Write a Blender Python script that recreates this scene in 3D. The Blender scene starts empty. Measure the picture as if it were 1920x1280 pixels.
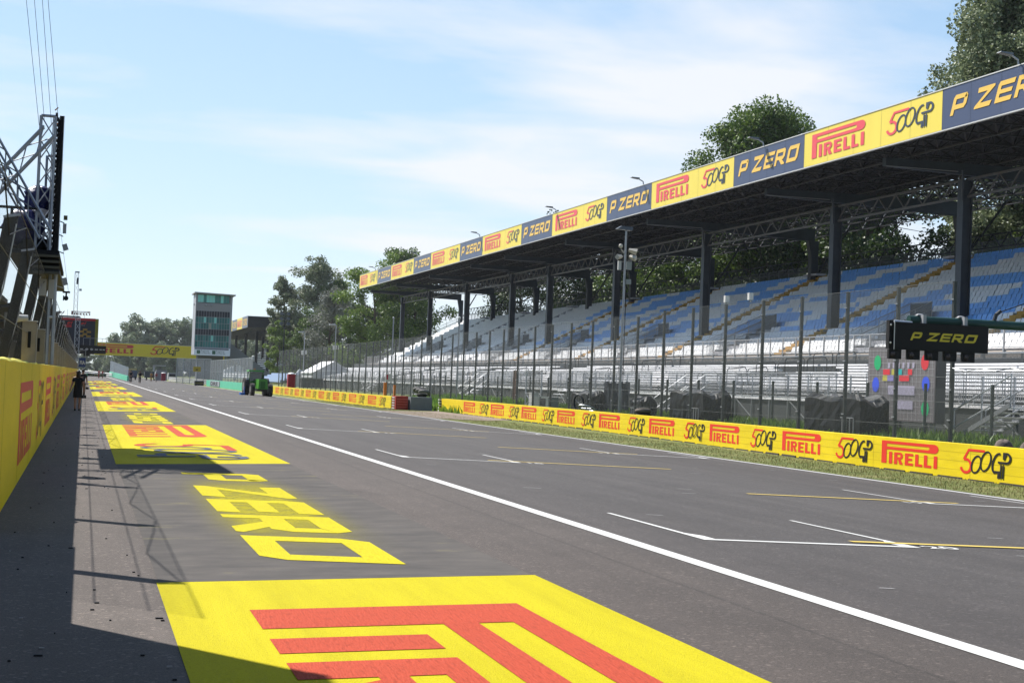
import bpy, math, random
import numpy as np
from mathutils import Vector, Matrix, Euler
R = math.radians
scene = bpy.context.scene
col = scene.collection
# ------------------------------------------------------------------ camera
CAM_H = 1.72
cam_d = bpy.data.cameras.new('camera'); cam = bpy.data.objects.new('camera', cam_d); col.objects.link(cam)
cam_d.sensor_width = 36; cam_d.lens = 56.25; cam_d.clip_start = .1; cam_d.clip_end = 9000
YAW, PITCH, ROLL = 0.2606426, 0.0279570, 0.0389
fw = Vector((math.sin(YAW)*math.cos(PITCH), math.cos(YAW)*math.cos(PITCH), math.sin(PITCH)))
r0 = Vector((math.cos(YAW), -math.sin(YAW), 0)); u0 = r0.cross(fw)
rt = r0*math.cos(ROLL) + u0*math.sin(ROLL); up = rt.cross(fw)
cam.matrix_world = Matrix(((rt.x, up.x, -fw.x, 0), (rt.y, up.y, -fw.y, 0), (rt.z, up.z, -fw.z, CAM_H), (0, 0, 0, 1)))
scene.camera = cam
scene.view_settings.view_transform = 'Standard'; scene.view_settings.look = 'None'
scene.view_settings.exposure = 1.0; scene.view_settings.gamma = 1
scene.render.engine = 'CYCLES'
scene.cycles.use_denoising = True
scene.cycles.transparent_max_bounces = 24
scene.cycles.max_bounces = 6
# ------------------------------------------------------------------ sun and sky
SUN_EL = R(48); SUN_H = Vector((-.53, .848, 0)).normalized()
sunv = Vector((SUN_H.x*math.cos(SUN_EL), SUN_H.y*math.cos(SUN_EL), math.sin(SUN_EL)))
sd = bpy.data.lights.new('sun', 'SUN'); sd.energy = 5.0; sd.angle = R(.53); sd.color = (1, .955, .89)
sun = bpy.data.objects.new('sun', sd); col.objects.link(sun); sun.location = (0, 0, 60)
sun.rotation_euler = sunv.to_track_quat('Z', 'Y').to_euler()
world = bpy.data.worlds.new('World'); scene.world = world; world.use_nodes = True
wt = world.node_tree; wn = wt.nodes; wl = wt.links
for n in list(wn): wn.remove(n)
def WN(t, **k):
    n = wn.new(t)
    for a, b in k.items(): setattr(n, a, b)
    return n
wout = WN('ShaderNodeOutputWorld'); bg = WN('ShaderNodeBackground'); bg.inputs[1].default_value = .12
sky = WN('ShaderNodeTexSky', sky_type='NISHITA'); sky.sun_disc = False; sky.sun_elevation = SUN_EL
sky.sun_rotation = math.atan2(SUN_H.x, SUN_H.y); sky.altitude = 200; sky.air_density = 1.0; sky.dust_density = 0; sky.ozone_density = 1.0
tc = WN('ShaderNodeTexCoord'); sep = WN('ShaderNodeSeparateXYZ'); wl.new(tc.outputs['Generated'], sep.inputs[0])
# clouds: wisps laid on a high flat layer (direction divided by its height)
mx = WN('ShaderNodeMath', operation='MAXIMUM'); mx.inputs[1].default_value = .0; wl.new(sep.outputs[2], mx.inputs[0])
ad = WN('ShaderNodeMath', operation='ADD'); ad.inputs[1].default_value = .13; wl.new(mx.outputs[0], ad.inputs[0])
dx = WN('ShaderNodeMath', operation='DIVIDE'); wl.new(sep.outputs[0], dx.inputs[0]); wl.new(ad.outputs[0], dx.inputs[1])
dy = WN('ShaderNodeMath', operation='DIVIDE'); wl.new(sep.outputs[1], dy.inputs[0]); wl.new(ad.outputs[0], dy.inputs[1])
cmb = WN('ShaderNodeCombineXYZ'); wl.new(dx.outputs[0], cmb.inputs[0]); wl.new(dy.outputs[0], cmb.inputs[1])
mp = WN('ShaderNodeMapping'); mp.inputs['Rotation'].default_value = (0, 0, R(40)); mp.inputs['Scale'].default_value = (.75, 1.35, 1); mp.inputs['Location'].default_value = (2.35, .3, 0)
wl.new(cmb.outputs[0], mp.inputs[0])
nz = WN('ShaderNodeTexNoise'); nz.inputs['Scale'].default_value = 1.5; nz.inputs['Detail'].default_value = 9; nz.inputs['Roughness'].default_value = .52; nz.inputs['Distortion'].default_value = .35
wl.new(mp.outputs[0], nz.inputs['Vector'])
cr = WN('ShaderNodeValToRGB'); cr.color_ramp.elements[0].position = .46; cr.color_ramp.elements[1].position = .70
cr.color_ramp.elements[0].color = (0, 0, 0, 1); cr.color_ramp.elements[1].color = (.9, .9, .9, 1)
# a denser drift of cirrus in one quarter of the sky
dotn = WN('ShaderNodeVectorMath', operation='DOT_PRODUCT'); wl.new(tc.outputs['Generated'], dotn.inputs[0])
_c = (rt*(170/3000) + up*(500/3000) + fw).normalized(); dotn.inputs[1].default_value = tuple(_c)
mrd = WN('ShaderNodeMapRange'); mrd.inputs[1].default_value = .968; mrd.inputs[2].default_value = 1.0; mrd.inputs[3].default_value = -.055; mrd.inputs[4].default_value = .115; wl.new(dotn.outputs['Value'], mrd.inputs[0])
sm = WN('ShaderNodeMath', operation='ADD'); wl.new(nz.outputs[0], sm.inputs[0]); wl.new(mrd.outputs[0], sm.inputs[1]); wl.new(sm.outputs[0], cr.inputs[0])
# soft shoulder, as a camera gives a bright sky: c / (c + 5.5)
ad2 = WN('ShaderNodeVectorMath', operation='ADD'); ad2.inputs[1].default_value = (5.5, 5.5, 5.5); wl.new(sky.outputs[0], ad2.inputs[0])
dv = WN('ShaderNodeVectorMath', operation='DIVIDE'); wl.new(sky.outputs[0], dv.inputs[0]); wl.new(ad2.outputs[0], dv.inputs[1])
tint = WN('ShaderNodeVectorMath', operation='MULTIPLY'); tint.inputs[1].default_value = (5.8, 6.55, 7.5); wl.new(dv.outputs[0], tint.inputs[0])
mixc = WN('ShaderNodeMix', data_type='RGBA'); wl.new(cr.outputs[0], mixc.inputs[0]); wl.new(tint.outputs[0], mixc.inputs[6])
mixc.inputs[7].default_value = (3.9, 4.0, 4.25, 1)
wl.new(mixc.outputs[2], bg.inputs[0]); wl.new(bg.outputs[0], wout.inputs[0])

# ------------------------------------------------------------------ ground profile: crowned track, bank behind the barrier
XC, S1, S2 = 5.6, .0268, .0221
def gz(x, y=0):
    if x < 0: return 0.
    if x < XC: return S1*x
    if x < 17.2: return S1*XC - S2*(x-XC)
    b = S1*XC - S2*(17.2-XC)
    if x < 23.2: return b
    if x < 27: return b + (x-23.2)/3.8*.62
    return b + .62

# ------------------------------------------------------------------ materials
MATS = {}
AL = .78     # one factor on every base colour, set against the exposure
def M(name, c, rough=.6, metal=0., var=0., scale=3., bump=0., bscale=40., spec=.22, stretch=None, emit=None):
    if name in MATS: return MATS[name]
    c = tuple(q*AL for q in c)
    m = bpy.data.materials.new(name); m.use_nodes = True; nt = m.node_tree; N = nt.nodes; L = nt.links
    b = N['Principled BSDF']; b.inputs['Base Color'].default_value = (*c, 1); b.inputs['Roughness'].default_value = rough
    b.inputs['Metallic'].default_value = metal; b.inputs['Specular IOR Level'].default_value = spec
    if var or bump:
        t = N.new('ShaderNodeTexCoord'); mpp = N.new('ShaderNodeMapping'); L.new(t.outputs['Object'], mpp.inputs[0])
        if stretch: mpp.inputs['Scale'].default_value = stretch
    if var:
        n = N.new('ShaderNodeTexNoise'); n.inputs['Scale'].default_value = scale; n.inputs['Detail'].default_value = 6; n.inputs['Roughness'].default_value = .65
        L.new(mpp.outputs[0], n.inputs['Vector'])
        mr = N.new('ShaderNodeMapRange'); mr.inputs[1].default_value = .3; mr.inputs[2].default_value = .7; mr.inputs[3].default_value = 1-var; mr.inputs[4].default_value = 1+var*.6
        L.new(n.outputs[0], mr.inputs[0])
        v = N.new('ShaderNodeVectorMath'); v.operation = 'SCALE'; v.inputs[0].default_value = c; L.new(mr.outputs[0], v.inputs['Scale'])
        L.new(v.outputs[0], b.inputs['Base Color'])
    if bump:
        n2 = N.new('ShaderNodeTexNoise'); n2.inputs['Scale'].default_value = bscale; n2.inputs['Detail'].default_value = 4
        L.new(mpp.outputs[0], n2.inputs['Vector']); bp = N.new('ShaderNodeBump'); bp.inputs['Strength'].default_value = bump; bp.inputs['Distance'].default_value = .02
        L.new(n2.outputs[0], bp.inputs['Height']); L.new(bp.outputs[0], b.inputs['Normal'])
    if emit:
        b.inputs['Emission Color'].default_value = (*emit[0], 1); b.inputs['Emission Strength'].default_value = emit[1]
    MATS[name] = m; return m
def mesh_alpha(name, c, s, w, mode='diamond', axis='YZ', rough=.5, metal=.5):
    """wire mesh: procedural grid of wires in the plane of the sheet, open between"""
    m = bpy.data.materials.new(name); m.use_nodes = True; nt = m.node_tree; N = nt.nodes; L = nt.links
    b = N['Principled BSDF']; b.inputs['Base Color'].default_value = (*c, 1); b.inputs['Roughness'].default_value = rough; b.inputs['Metallic'].default_value = metal
    t = N.new('ShaderNodeTexCoord'); sp = N.new('ShaderNodeSeparateXYZ'); L.new(t.outputs['Object'], sp.inputs[0])
    a, z = sp.outputs['XYZ'.index(axis[0])], sp.outputs['XYZ'.index(axis[1])]
    def mt(op, x, y):
        n = N.new('ShaderNodeMath'); n.operation = op
        for i, q in enumerate((x, y)):
            if isinstance(q, (int, float)): n.inputs[i].default_value = q
            else: L.new(q, n.inputs[i])
        return n.outputs[0]
    if mode == 'diamond': p, q = mt('ADD', a, z), mt('SUBTRACT', a, z); s1 = s2 = s
    elif mode == 'grid': p, q = a, z; s1, s2 = s, s*2
    else: p, q = a, z; s1, s2 = s, 1e6
    def wire(x, ss):
        f = mt('FRACT', mt('DIVIDE', x, ss), 0); return mt('LESS_THAN', mt('ABSOLUTE', mt('SUBTRACT', f, .5), 0), w/ss/2)
    al = mt('MAXIMUM', wire(p, s1), wire(q, s2))
    L.new(al, b.inputs['Alpha']); return m
YEL = M('sign_yellow', (.83, .62, .015), .45, var=.05, scale=1.5)
BAR = M('barrier_yellow', (.84, .64, .012), .5, var=.13, scale=1.1, bump=.35, bscale=3, stretch=(1, .5, 2))
PVC = M('banner_yellow', (.86, .69, .11), .45, var=.05, scale=.5, bump=.5, bscale=1.1, stretch=(1, 1, .35))
PNAVY = M('banner_navy', (.075, .095, .165), .35)
RED = M('logo_red', (.78, .045, .025), .5); BLK = M('logo_black', (.02, .018, .022), .5)
PRED = M('banner_red', (.80, .10, .12), .4); PBLK = M('banner_black', (.06, .075, .11), .4)
PGOLD = M('banner_gold', (.86, .55, .11), .4)
def road_paint(name, c):
    m = M(name, c, .8, bump=.5, bscale=110, spec=.06); nt = m.node_tree; N = nt.nodes; L = nt.links; b = N['Principled BSDF']; c = tuple(q*AL for q in c)
    t = N.new('ShaderNodeTexCoord')
    def nz_(sc, st, lo, hi, a, bb):
        mp_ = N.new('ShaderNodeMapping'); mp_.inputs['Scale'].default_value = st; L.new(t.outputs['Object'], mp_.inputs[0]); n = N.new('ShaderNodeTexNoise'); n.inputs['Scale'].default_value = sc; n.inputs['Detail'].default_value = 6; n.inputs['Roughness'].default_value = .75
        L.new(mp_.outputs[0], n.inputs['Vector']); q = N.new('ShaderNodeMapRange'); q.inputs[1].default_value = a; q.inputs[2].default_value = bb; q.inputs[3].default_value = lo; q.inputs[4].default_value = hi; L.new(n.outputs[0], q.inputs[0]); return q.outputs[0]
    m1 = N.new('ShaderNodeMath'); m1.operation = 'MULTIPLY'; L.new(nz_(60, (1, 1, 1), .80, 1.05, .36, .50), m1.inputs[0]); L.new(nz_(1.2, (1.5, .12, 1), .90, 1.05, .35, .6), m1.inputs[1])
    m2 = N.new('ShaderNodeMath'); m2.operation = 'MULTIPLY'; L.new(m1.outputs[0], m2.inputs[0]); L.new(nz_(34, (1, 1, 1), .45, 1, .26, .31), m2.inputs[1])
    v = N.new('ShaderNodeVectorMath'); v.operation = 'SCALE'; v.inputs[0].default_value = c; L.new(m2.outputs[0], v.inputs['Scale']); L.new(v.outputs[0], b.inputs['Base Color']); return m
ROADYEL = road_paint('road_paint_yellow', (.50, .43, .010))
ROADRED = road_paint('road_paint_red', (.44, .07, .036))
ROADBLK = M('road_paint_slate', (.09, .10, .13), .7, spec=.06)
WHITE = M('line_paint_white', (.62, .62, .60), .65, var=.08, scale=1.2, spec=.06)
LINEYEL = M('line_paint_yellow', (.62, .47, .13), .65, var=.1, scale=1.5, spec=.06)
STEEL = M('galvanised_steel', (.42, .44, .46), .45, .6, var=.15, scale=4)
ALU = M('aluminium', (.62, .64, .67), .35, .5, var=.12, scale=2)
DARK = M('dark_painted_steel', (.030, .036, .044), .55, .2, var=.2, scale=2)
COLM = M('column_steel', (.050, .062, .078), .5, .2, var=.2, scale=1.5)
POST = M('fence_post_steel', (.07, .078, .074), .55, .4, var=.35, scale=1.5)
BLACK = M('matt_black', (.010, .010, .011), .7, spec=.2)
CONC = M('concrete', (.33, .31, .29), .85, var=.2, scale=1.5, bump=.2)
PALECONC = M('pale_concrete', (.80, .66, .54), .85, var=.15, scale=1)
STEP = M('step_concrete', (.58, .58, .62), .85, var=.2, scale=2)
OCHRE = M('ochre_step_paint', (.62, .36, .08), .7, var=.2, scale=2)
WSEAT = M('white_seat_plastic', (1.04, 1.04, 1.04), .4, var=.05, scale=3, spec=.6)
BSEAT = M('blue_seat_plastic', (.24, .58, 1.15), .4, var=.12, scale=3, spec=.6)
WPAINT = M('white_painted_steel', (.68, .68, .66), .5, .1, var=.1, scale=2)
GREENP = M('green_barrier', (.10, .50, .32), .6, var=.1, scale=.7)

# ------------------------------------------------------------------ mesh helper
class MB:
    def __init__(s): s.v = []; s.f = []; s.m = []; s.mats = []
    def mi(s, mat):
        if mat not in s.mats: s.mats.append(mat)
        return s.mats.index(mat)
    def poly(s, pts, mat):
        k = len(s.v); s.v += [tuple(p) for p in pts]; s.f.append(tuple(range(k, k+len(pts)))); s.m.append(s.mi(mat)); return s
    def hexa(s, p, mat):   # 8 points: bottom 4, top 4
        k = len(s.v); s.v += [tuple(q) for q in p]; i = s.mi(mat)
        for f in ((3, 2, 1, 0), (4, 5, 6, 7), (0, 1, 5, 4), (1, 2, 6, 5), (2, 3, 7, 6), (3, 0, 4, 7)):
            s.f.append(tuple(k+a for a in f)); s.m.append(i)
        return s
    def box(s, a, b, mat):
        x0, y0, z0 = a; x1, y1, z1 = b
        return s.hexa([(x0, y0, z0), (x1, y0, z0), (x1, y1, z0), (x0, y1, z0), (x0, y0, z1), (x1, y0, z1), (x1, y1, z1), (x0, y1, z1)], mat)
    def bar(s, p, q, w, h, mat, upv=(0, 0, 1)):
        p = Vector(p); q = Vector(q); d = (q-p).normalized(); u = Vector(upv)
        if abs(d.dot(u)) > .98: u = Vector((0, 1, 0))
        sd = d.cross(u).normalized()*(w/2); u = sd.cross(d).normalized()*(h/2)
        return s.hexa([p-sd-u, p+sd-u, p+sd+u, p-sd+u, q-sd-u, q+sd-u, q+sd+u, q-sd+u], mat)
    def tube(s, p, q, r, mat, n=6, r2=None, caps=True):
        p = Vector(p); q = Vector(q); d = (q-p).normalized(); u = Vector((0, 0, 1)) if abs(d.z) < .95 else Vector((0, 1, 0))
        a = d.cross(u).normalized(); b = d.cross(a); k = len(s.v); i = s.mi(mat); r2 = r if r2 is None else r2
        for c, rr in ((p, r), (q, r2)):
            for j in range(n):
                t = 2*math.pi*j/n; s.v.append(tuple(c + a*math.cos(t)*rr + b*math.sin(t)*rr))
        for j in range(n):
            s.f.append((k+j, k+(j+1) % n, k+n+(j+1) % n, k+n+j)); s.m.append(i)
        if caps: s.f.append(tuple(k+j for j in range(n))[::-1]); s.m.append(i); s.f.append(tuple(k+n+j for j in range(n))); s.m.append(i)
        return s
    def pipe(s, pts, r, mat, n=6):
        for a, b in zip(pts, pts[1:]): s.tube(a, b, r, mat, n)
        return s
    def disc(s, c, axis, r, th, mat, n=16):
        c = Vector(c); a = Vector(axis).normalized()*th/2; return s.tube(c-a, c+a, r, mat, n)
    def dome(s, c, rx, ry, rz, mat, n=12, m=6, lo=0.):
        k0 = len(s.v); i = s.mi(mat)
        for a in range(m+1):
            t = lo + (math.pi/2-lo)*a/m
            for b in range(n):
                p = 2*math.pi*b/n; s.v.append((c[0]+rx*math.cos(t)*math.cos(p), c[1]+ry*math.cos(t)*math.sin(p), c[2]+rz*math.sin(t)))
        for a in range(m):
            for b in range(n): s.f.append((k0+a*n+b, k0+a*n+(b+1) % n, k0+(a+1)*n+(b+1) % n, k0+(a+1)*n+b)); s.m.append(i)
        return s
    def mesh(s, name, smooth=False):
        me = bpy.data.meshes.new(name); me.from_pydata(s.v, [], s.f)
        for m in s.mats: me.materials.append(m)
        me.polygons.foreach_set('material_index', s.m)
        if smooth: me.polygons.foreach_set('use_smooth', [True]*len(me.polygons))
        me.update(); return me
    def build(s, name, parent=None, smooth=False):
        return link(name, s.mesh(name, smooth), parent)
def link(name, me, parent=None, mw=None):
    o = bpy.data.objects.new(name, me); col.objects.link(o)
    if mw is not None: o.matrix_world = mw
    if parent is not None: setpar(o, parent)
    return o
BASE = {}
def wloc(o):
    return BASE.get(o.name, Matrix.Identity(4))
def setpar(o, parent):
    o.parent = parent; o.matrix_parent_inverse = wloc(parent).inverted()
    BASE[o.name] = o.matrix_basis.copy()      # every part is built in world space, so its basis is its world matrix
def tag(o, label=None, cat=None, group=None, kind=None):
    if label: o['label'] = label
    if cat: o['category'] = cat
    if group: o['group'] = group
    if kind: o['kind'] = kind
    return o
def thing(name, loc, label, cat, group=None):
    o = bpy.data.objects.new(name, None); col.objects.link(o); o.location = loc; o.empty_display_size = .3
    BASE[o.name] = Matrix.Translation(loc); return tag(o, label, cat, group)
def struct(name, mb, label=None, smooth=False):
    o = mb.build(name, None, smooth); o['kind'] = 'structure'
    if label: o['label'] = label
    return o
def frame(o, u, v, w=None):   # matrix: local x->u, y->v
    u = Vector(u); v = Vector(v); n = u.cross(v).normalized()
    return Matrix(((u.x, v.x, n.x, o[0]), (u.y, v.y, n.y, o[1]), (u.z, v.z, n.z, o[2]), (0, 0, 0, 1)))

# ------------------------------------------------------------------ lettering (unit shapes: x 0..1, y 0..1)
def arc(cx, cy, rx, ry, a0, a1, n=8):
    return [(cx+rx*math.cos(R(a0+(a1-a0)*i/n)), cy+ry*math.sin(R(a0+(a1-a0)*i/n))) for i in range(n+1)]
def strip(mb, outer, inner, mat, sc=(1, 1), z=0):
    for i in range(len(outer)-1):
        mb.poly([(p[0]*sc[0], p[1]*sc[1], z) for p in (outer[i], outer[i+1], inner[i+1], inner[i])], mat)
def Rr(mb, x0, y0, x1, y1, mat, sc=(1, 1), sh=0.):
    mb.poly([((x+sh*y)*sc[0], y*sc[1], 0) for x, y in ((x0, y0), (x1, y0), (x1, y1), (x0, y1))], mat)
def letR(mb, x0, x1, h, mat, sc=(1, 1)):
    w = x1-x0; s = w*.36
    Rr(mb, x0, 0, x0+s, h, mat, sc)
    out = [(x0+s, h)] + arc(x1-w*.28, h*.72, w*.28, h*.28, 90, -90, 6) + [(x0+s, h*.44)]
    inn = [(x0+s, h*.82)] + arc(x1-w*.38, h*.715, w*.09, h*.105, 90, -90, 6) + [(x0+s, h*.61)]
    strip(mb, out, inn, mat, sc)
    mb.poly([(x0+w*.42, h*.44, 0), (x0+w*.75, h*.44, 0), (x1+w*.02, 0, 0), (x1-w*.36, 0, 0)], mat)
def logo_pirelli(mat):
    mb = MB()
    Rr(mb, 0, 0, .095, 1, mat)
    out = [(.095, 1)] + [(.93, 1)] + arc(.93, .81, .07, .19, 90, -90, 10)[1:] + [(.095, .62)]
    inn = [(.095, .87)] + [(.82, .87)] + arc(.82, .81, .03, .065, 90, -90, 10)[1:] + [(.095, .745)]
    strip(mb, out, inn, mat)
    h = .52
    Rr(mb, .14, 0, .20, h, mat); letR(mb, .235, .395, h, mat)
    for a, b, e in ((.43, .575, 1), (.61, .735, 0), (.76, .885, 0)):
        s = .058; Rr(mb, a, 0, a+s, h, mat); Rr(mb, a+s, 0, b, h*.21, mat)
        if e: Rr(mb, a+s, h*.79, b, h, mat); Rr(mb, a+s, h*.41, b-.015, h*.6, mat)
    Rr(mb, .925, 0, .985, h, mat)
    return mb.mesh('letters')
def ribbon(mb, pts, w, mat, z=0, asp=2.06, w2=None):
    n = len(pts); P = [Vector((p[0]*asp, p[1])) for p in pts]; L = []; Q = []
    for i in range(n):
        d = (P[min(i+1, n-1)]-P[max(i-1, 0)]).normalized(); nn = Vector((-d.y, d.x)); k = w/2
        if 0 < i < n-1:
            a = (P[i]-P[i-1]).normalized(); k = k/max(.5, abs(Vector((-a.y, a.x)).dot(nn)))
        if w2: k *= 1+(w2/w-1)*math.sin(math.pi*i/(n-1))
        L.append(P[i]+nn*k); Q.append(P[i]-nn*k)
    for i in range(n-1): mb.poly([(p.x/asp, p.y, z) for p in (L[i], L[i+1], Q[i+1], Q[i])], mat)
def logo_500(red, blk, ramp=1.):
    mb = MB(); w = .095
    ribbon(mb, [(.49, .955), (.165, .955), (.07, .585)], w, red)
    ribbon(mb, [(.07, .585)] + arc(.115, .33, .105, .26, 78, -165, 12), w*1.1, red, .0015)
    def el(cx, cy, rx, ry, a0, a1, n=16): return [(x+.10*(y-cy), y) for x, y in arc(cx, cy, rx, ry, a0, a1, n)]
    A = el(.325, .42, .088, .33, 20, 380, 26); B = el(.515, .575, .094, .37, 200, 560, 28)
    ribbon(mb, A, w*.66, blk, .003); ribbon(mb, B, w*.66, blk, .0045)
    ribbon(mb, [(.80, .92)] + el(.74, .55, .085, .37, 105, 250, 12) + [(.775, .22), (.765, -.02)], w*.75, blk, .006)
    ribbon(mb, [(.755, .585), (.93, .585)] + arc(.925, .76, .065, .175, -80, 85, 8) + [(.885, .935), (.868, .70)], w*.85, blk, .0075)
    ribbon(mb, [(.818, .52), (.808, -.02)], w*.6, blk, .009); ribbon(mb, [(.865, .50), (.855, -.02)], w*.6, blk, .009)
    return mb.mesh('letters')
def logo_pzero(mat):
    mb = MB(); T = 11.0; sh = .5; sc = (1/T, 1)
    def g(x, polys):
        for p in polys: mb.poly([((x+a+sh*b)/T, b, 0) for a, b in p], mat)
    g(0, [[(0, 0), (.34, 0), (.34, .27), (.34, .50), (.34, .77), (.15, 1), (0, .85)], [(.34, .77), (1.4, .77), (1.55, 1), (.15, 1)][:2]+[(1.36, 1), (.15, 1)],
          [(1.2, .77), (1.4, .77), (1.54, .87), (1.36, 1)], [(1.2, .50), (1.55, .45), (1.54, .87), (1.2, .77)], [(.34, .27), (1.35, .27), (1.55, .45), (1.2, .50), (.34, .50)]])
    g(2.6, [[(0, 1), (.05, .76), (1.05, .76), (1.75, .90), (1.7, 1)], [(1.05, .76), (.0, .12), (.55, .24), (1.75, .90)], [(.0, .12), (.0, 0), (1.62, 0), (1.75, .24), (.55, .24)]])
    g(4.72, [[(0, .0), (.34, .0), (.34, 1), (.12, 1), (0, .84)], [(.34, .77), (1.62, .77), (1.66, 1), (.34, 1)], [(.34, .40), (1.5, .40), (1.54, .60), (.34, .60)], [(.34, 0), (1.6, 0), (1.64, .22), (.34, .22)]])
    g(6.66, [[(0, 0), (.34, 0), (.34, 1), (.0, 1)], [(.34, .77), (1.2, .77), (1.6, .86), (1.42, 1), (.34, 1)], [(1.24, .55), (1.62, .5), (1.6, .86), (1.24, .77)],
            [(.34, .33), (1.4, .33), (1.62, .5), (1.24, .55), (.34, .55)], [(.7, .33), (1.25, 0), (1.72, 0), (1.78, .06), (1.2, .33)]])
    g(8.75, [[(0, 0), (.38, .24), (.38, .76), (.22, 1), (0, .80)], [(.38, .76), (1.42, .76), (1.8, 1), (.22, 1)], [(1.42, .24), (1.58, 0), (1.8, .18), (1.8, 1), (1.42, .76)], [(0, 0), (1.58, 0), (1.42, .24), (.38, .24)]])
    return mb.mesh('letters')
_tx = {}
def text_mesh(s, mat, size=1., bold=0.):
    key = (s, mat.name, bold)
    if key not in _tx:
        c = bpy.data.curves.new('t', 'FONT'); c.body = s; c.size = 1; c.fill_mode = 'FRONT'; c.offset = bold
        c.resolution_u = 3; o = bpy.data.objects.new('t', c); col.objects.link(o)
        dg = bpy.context.evaluated_depsgraph_get(); me = bpy.data.meshes.new_from_object(o.evaluated_get(dg)); me.materials.clear(); me.materials.append(mat); me.name = 'letters'
        bpy.data.objects.remove(o); _tx[key] = me
    return _tx[key]
def put_text(s, mat, o, u, v, parent, bold=.02, name='lettering'):
    me = text_mesh(s, mat, 1, bold); return link(name, me, parent, frame(o, u, v))
L_PIR = {k: logo_pirelli(m) for k, m in dict(bar=RED, fas=PRED, road=ROADRED).items()}
L_500 = {'bar': logo_500(RED, BLK), 'fas': logo_500(PRED, PBLK), 'road': logo_500(ROADRED, ROADBLK)}
L_PZ = {'fas': logo_pzero(PGOLD), 'road': logo_pzero(ROADYEL), 'sign': logo_pzero(M('dull_gold', (.62, .50, .04), .5))}
# ------------------------------------------------------------------ ground
def sheet(name, xs, ys, mat, dz=0., label=None):
    mb = MB(); n = len(xs)
    for y in ys:
        for x in xs: mb.v.append((x, y, gz(x)+dz))
    i = mb.mi(mat)
    for a in range(len(ys)-1):
        for b in range(n-1): k = a*n+b; mb.f.append((k, k+1, k+n+1, k+n)); mb.m.append(i)
    return struct(name, mb, label)
def nodemat(name):
    m = bpy.data.materials.new(name); m.use_nodes = True; return m, m.node_tree.nodes, m.node_tree.links
def grass_mat():
    m, N, L = nodemat('grass_turf'); b = N['Principled BSDF']; b.inputs['Roughness'].default_value = .9; b.inputs['Specular IOR Level'].default_value = .2
    t = N.new('ShaderNodeTexCoord'); n1 = N.new('ShaderNodeTexNoise'); n1.inputs['Scale'].default_value = .55; n1.inputs['Detail'].default_value = 8; n1.inputs['Roughness'].default_value = .7
    n2 = N.new('ShaderNodeTexNoise'); n2.inputs['Scale'].default_value = 9; n2.inputs['Detail'].default_value = 6; n2.inputs['Roughness'].default_value = .8
    L.new(t.outputs['Object'], n1.inputs['Vector']); L.new(t.outputs['Object'], n2.inputs['Vector'])
    a = N.new('ShaderNodeMath'); a.operation = 'ADD'; L.new(n1.outputs[0], a.inputs[0]); L.new(n2.outputs[0], a.inputs[1])
    c = N.new('ShaderNodeValToRGB'); e = c.color_ramp.elements; e[0].position = .38; e[0].color = (.055, .075, .018, 1); e[1].position = .66; e[1].color = (.23, .19, .09, 1)
    q = e.new(.48); q.color = (.10, .125, .03, 1); q = e.new(.56); q.color = (.165, .165, .055, 1)
    h = N.new('ShaderNodeMath'); h.operation = 'MULTIPLY'; h.inputs[1].default_value = .5; L.new(a.outputs[0], h.inputs[0]); L.new(h.outputs[0], c.inputs[0])
    L.new(c.outputs[0], b.inputs['Base Color']); bp = N.new('ShaderNodeBump'); bp.inputs['Strength'].default_value = 1; bp.inputs['Distance'].default_value = .06
    L.new(n2.outputs[0], bp.inputs['Height']); L.new(bp.outputs[0], b.inputs['Normal']); return m
GRASS = grass_mat()
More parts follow.
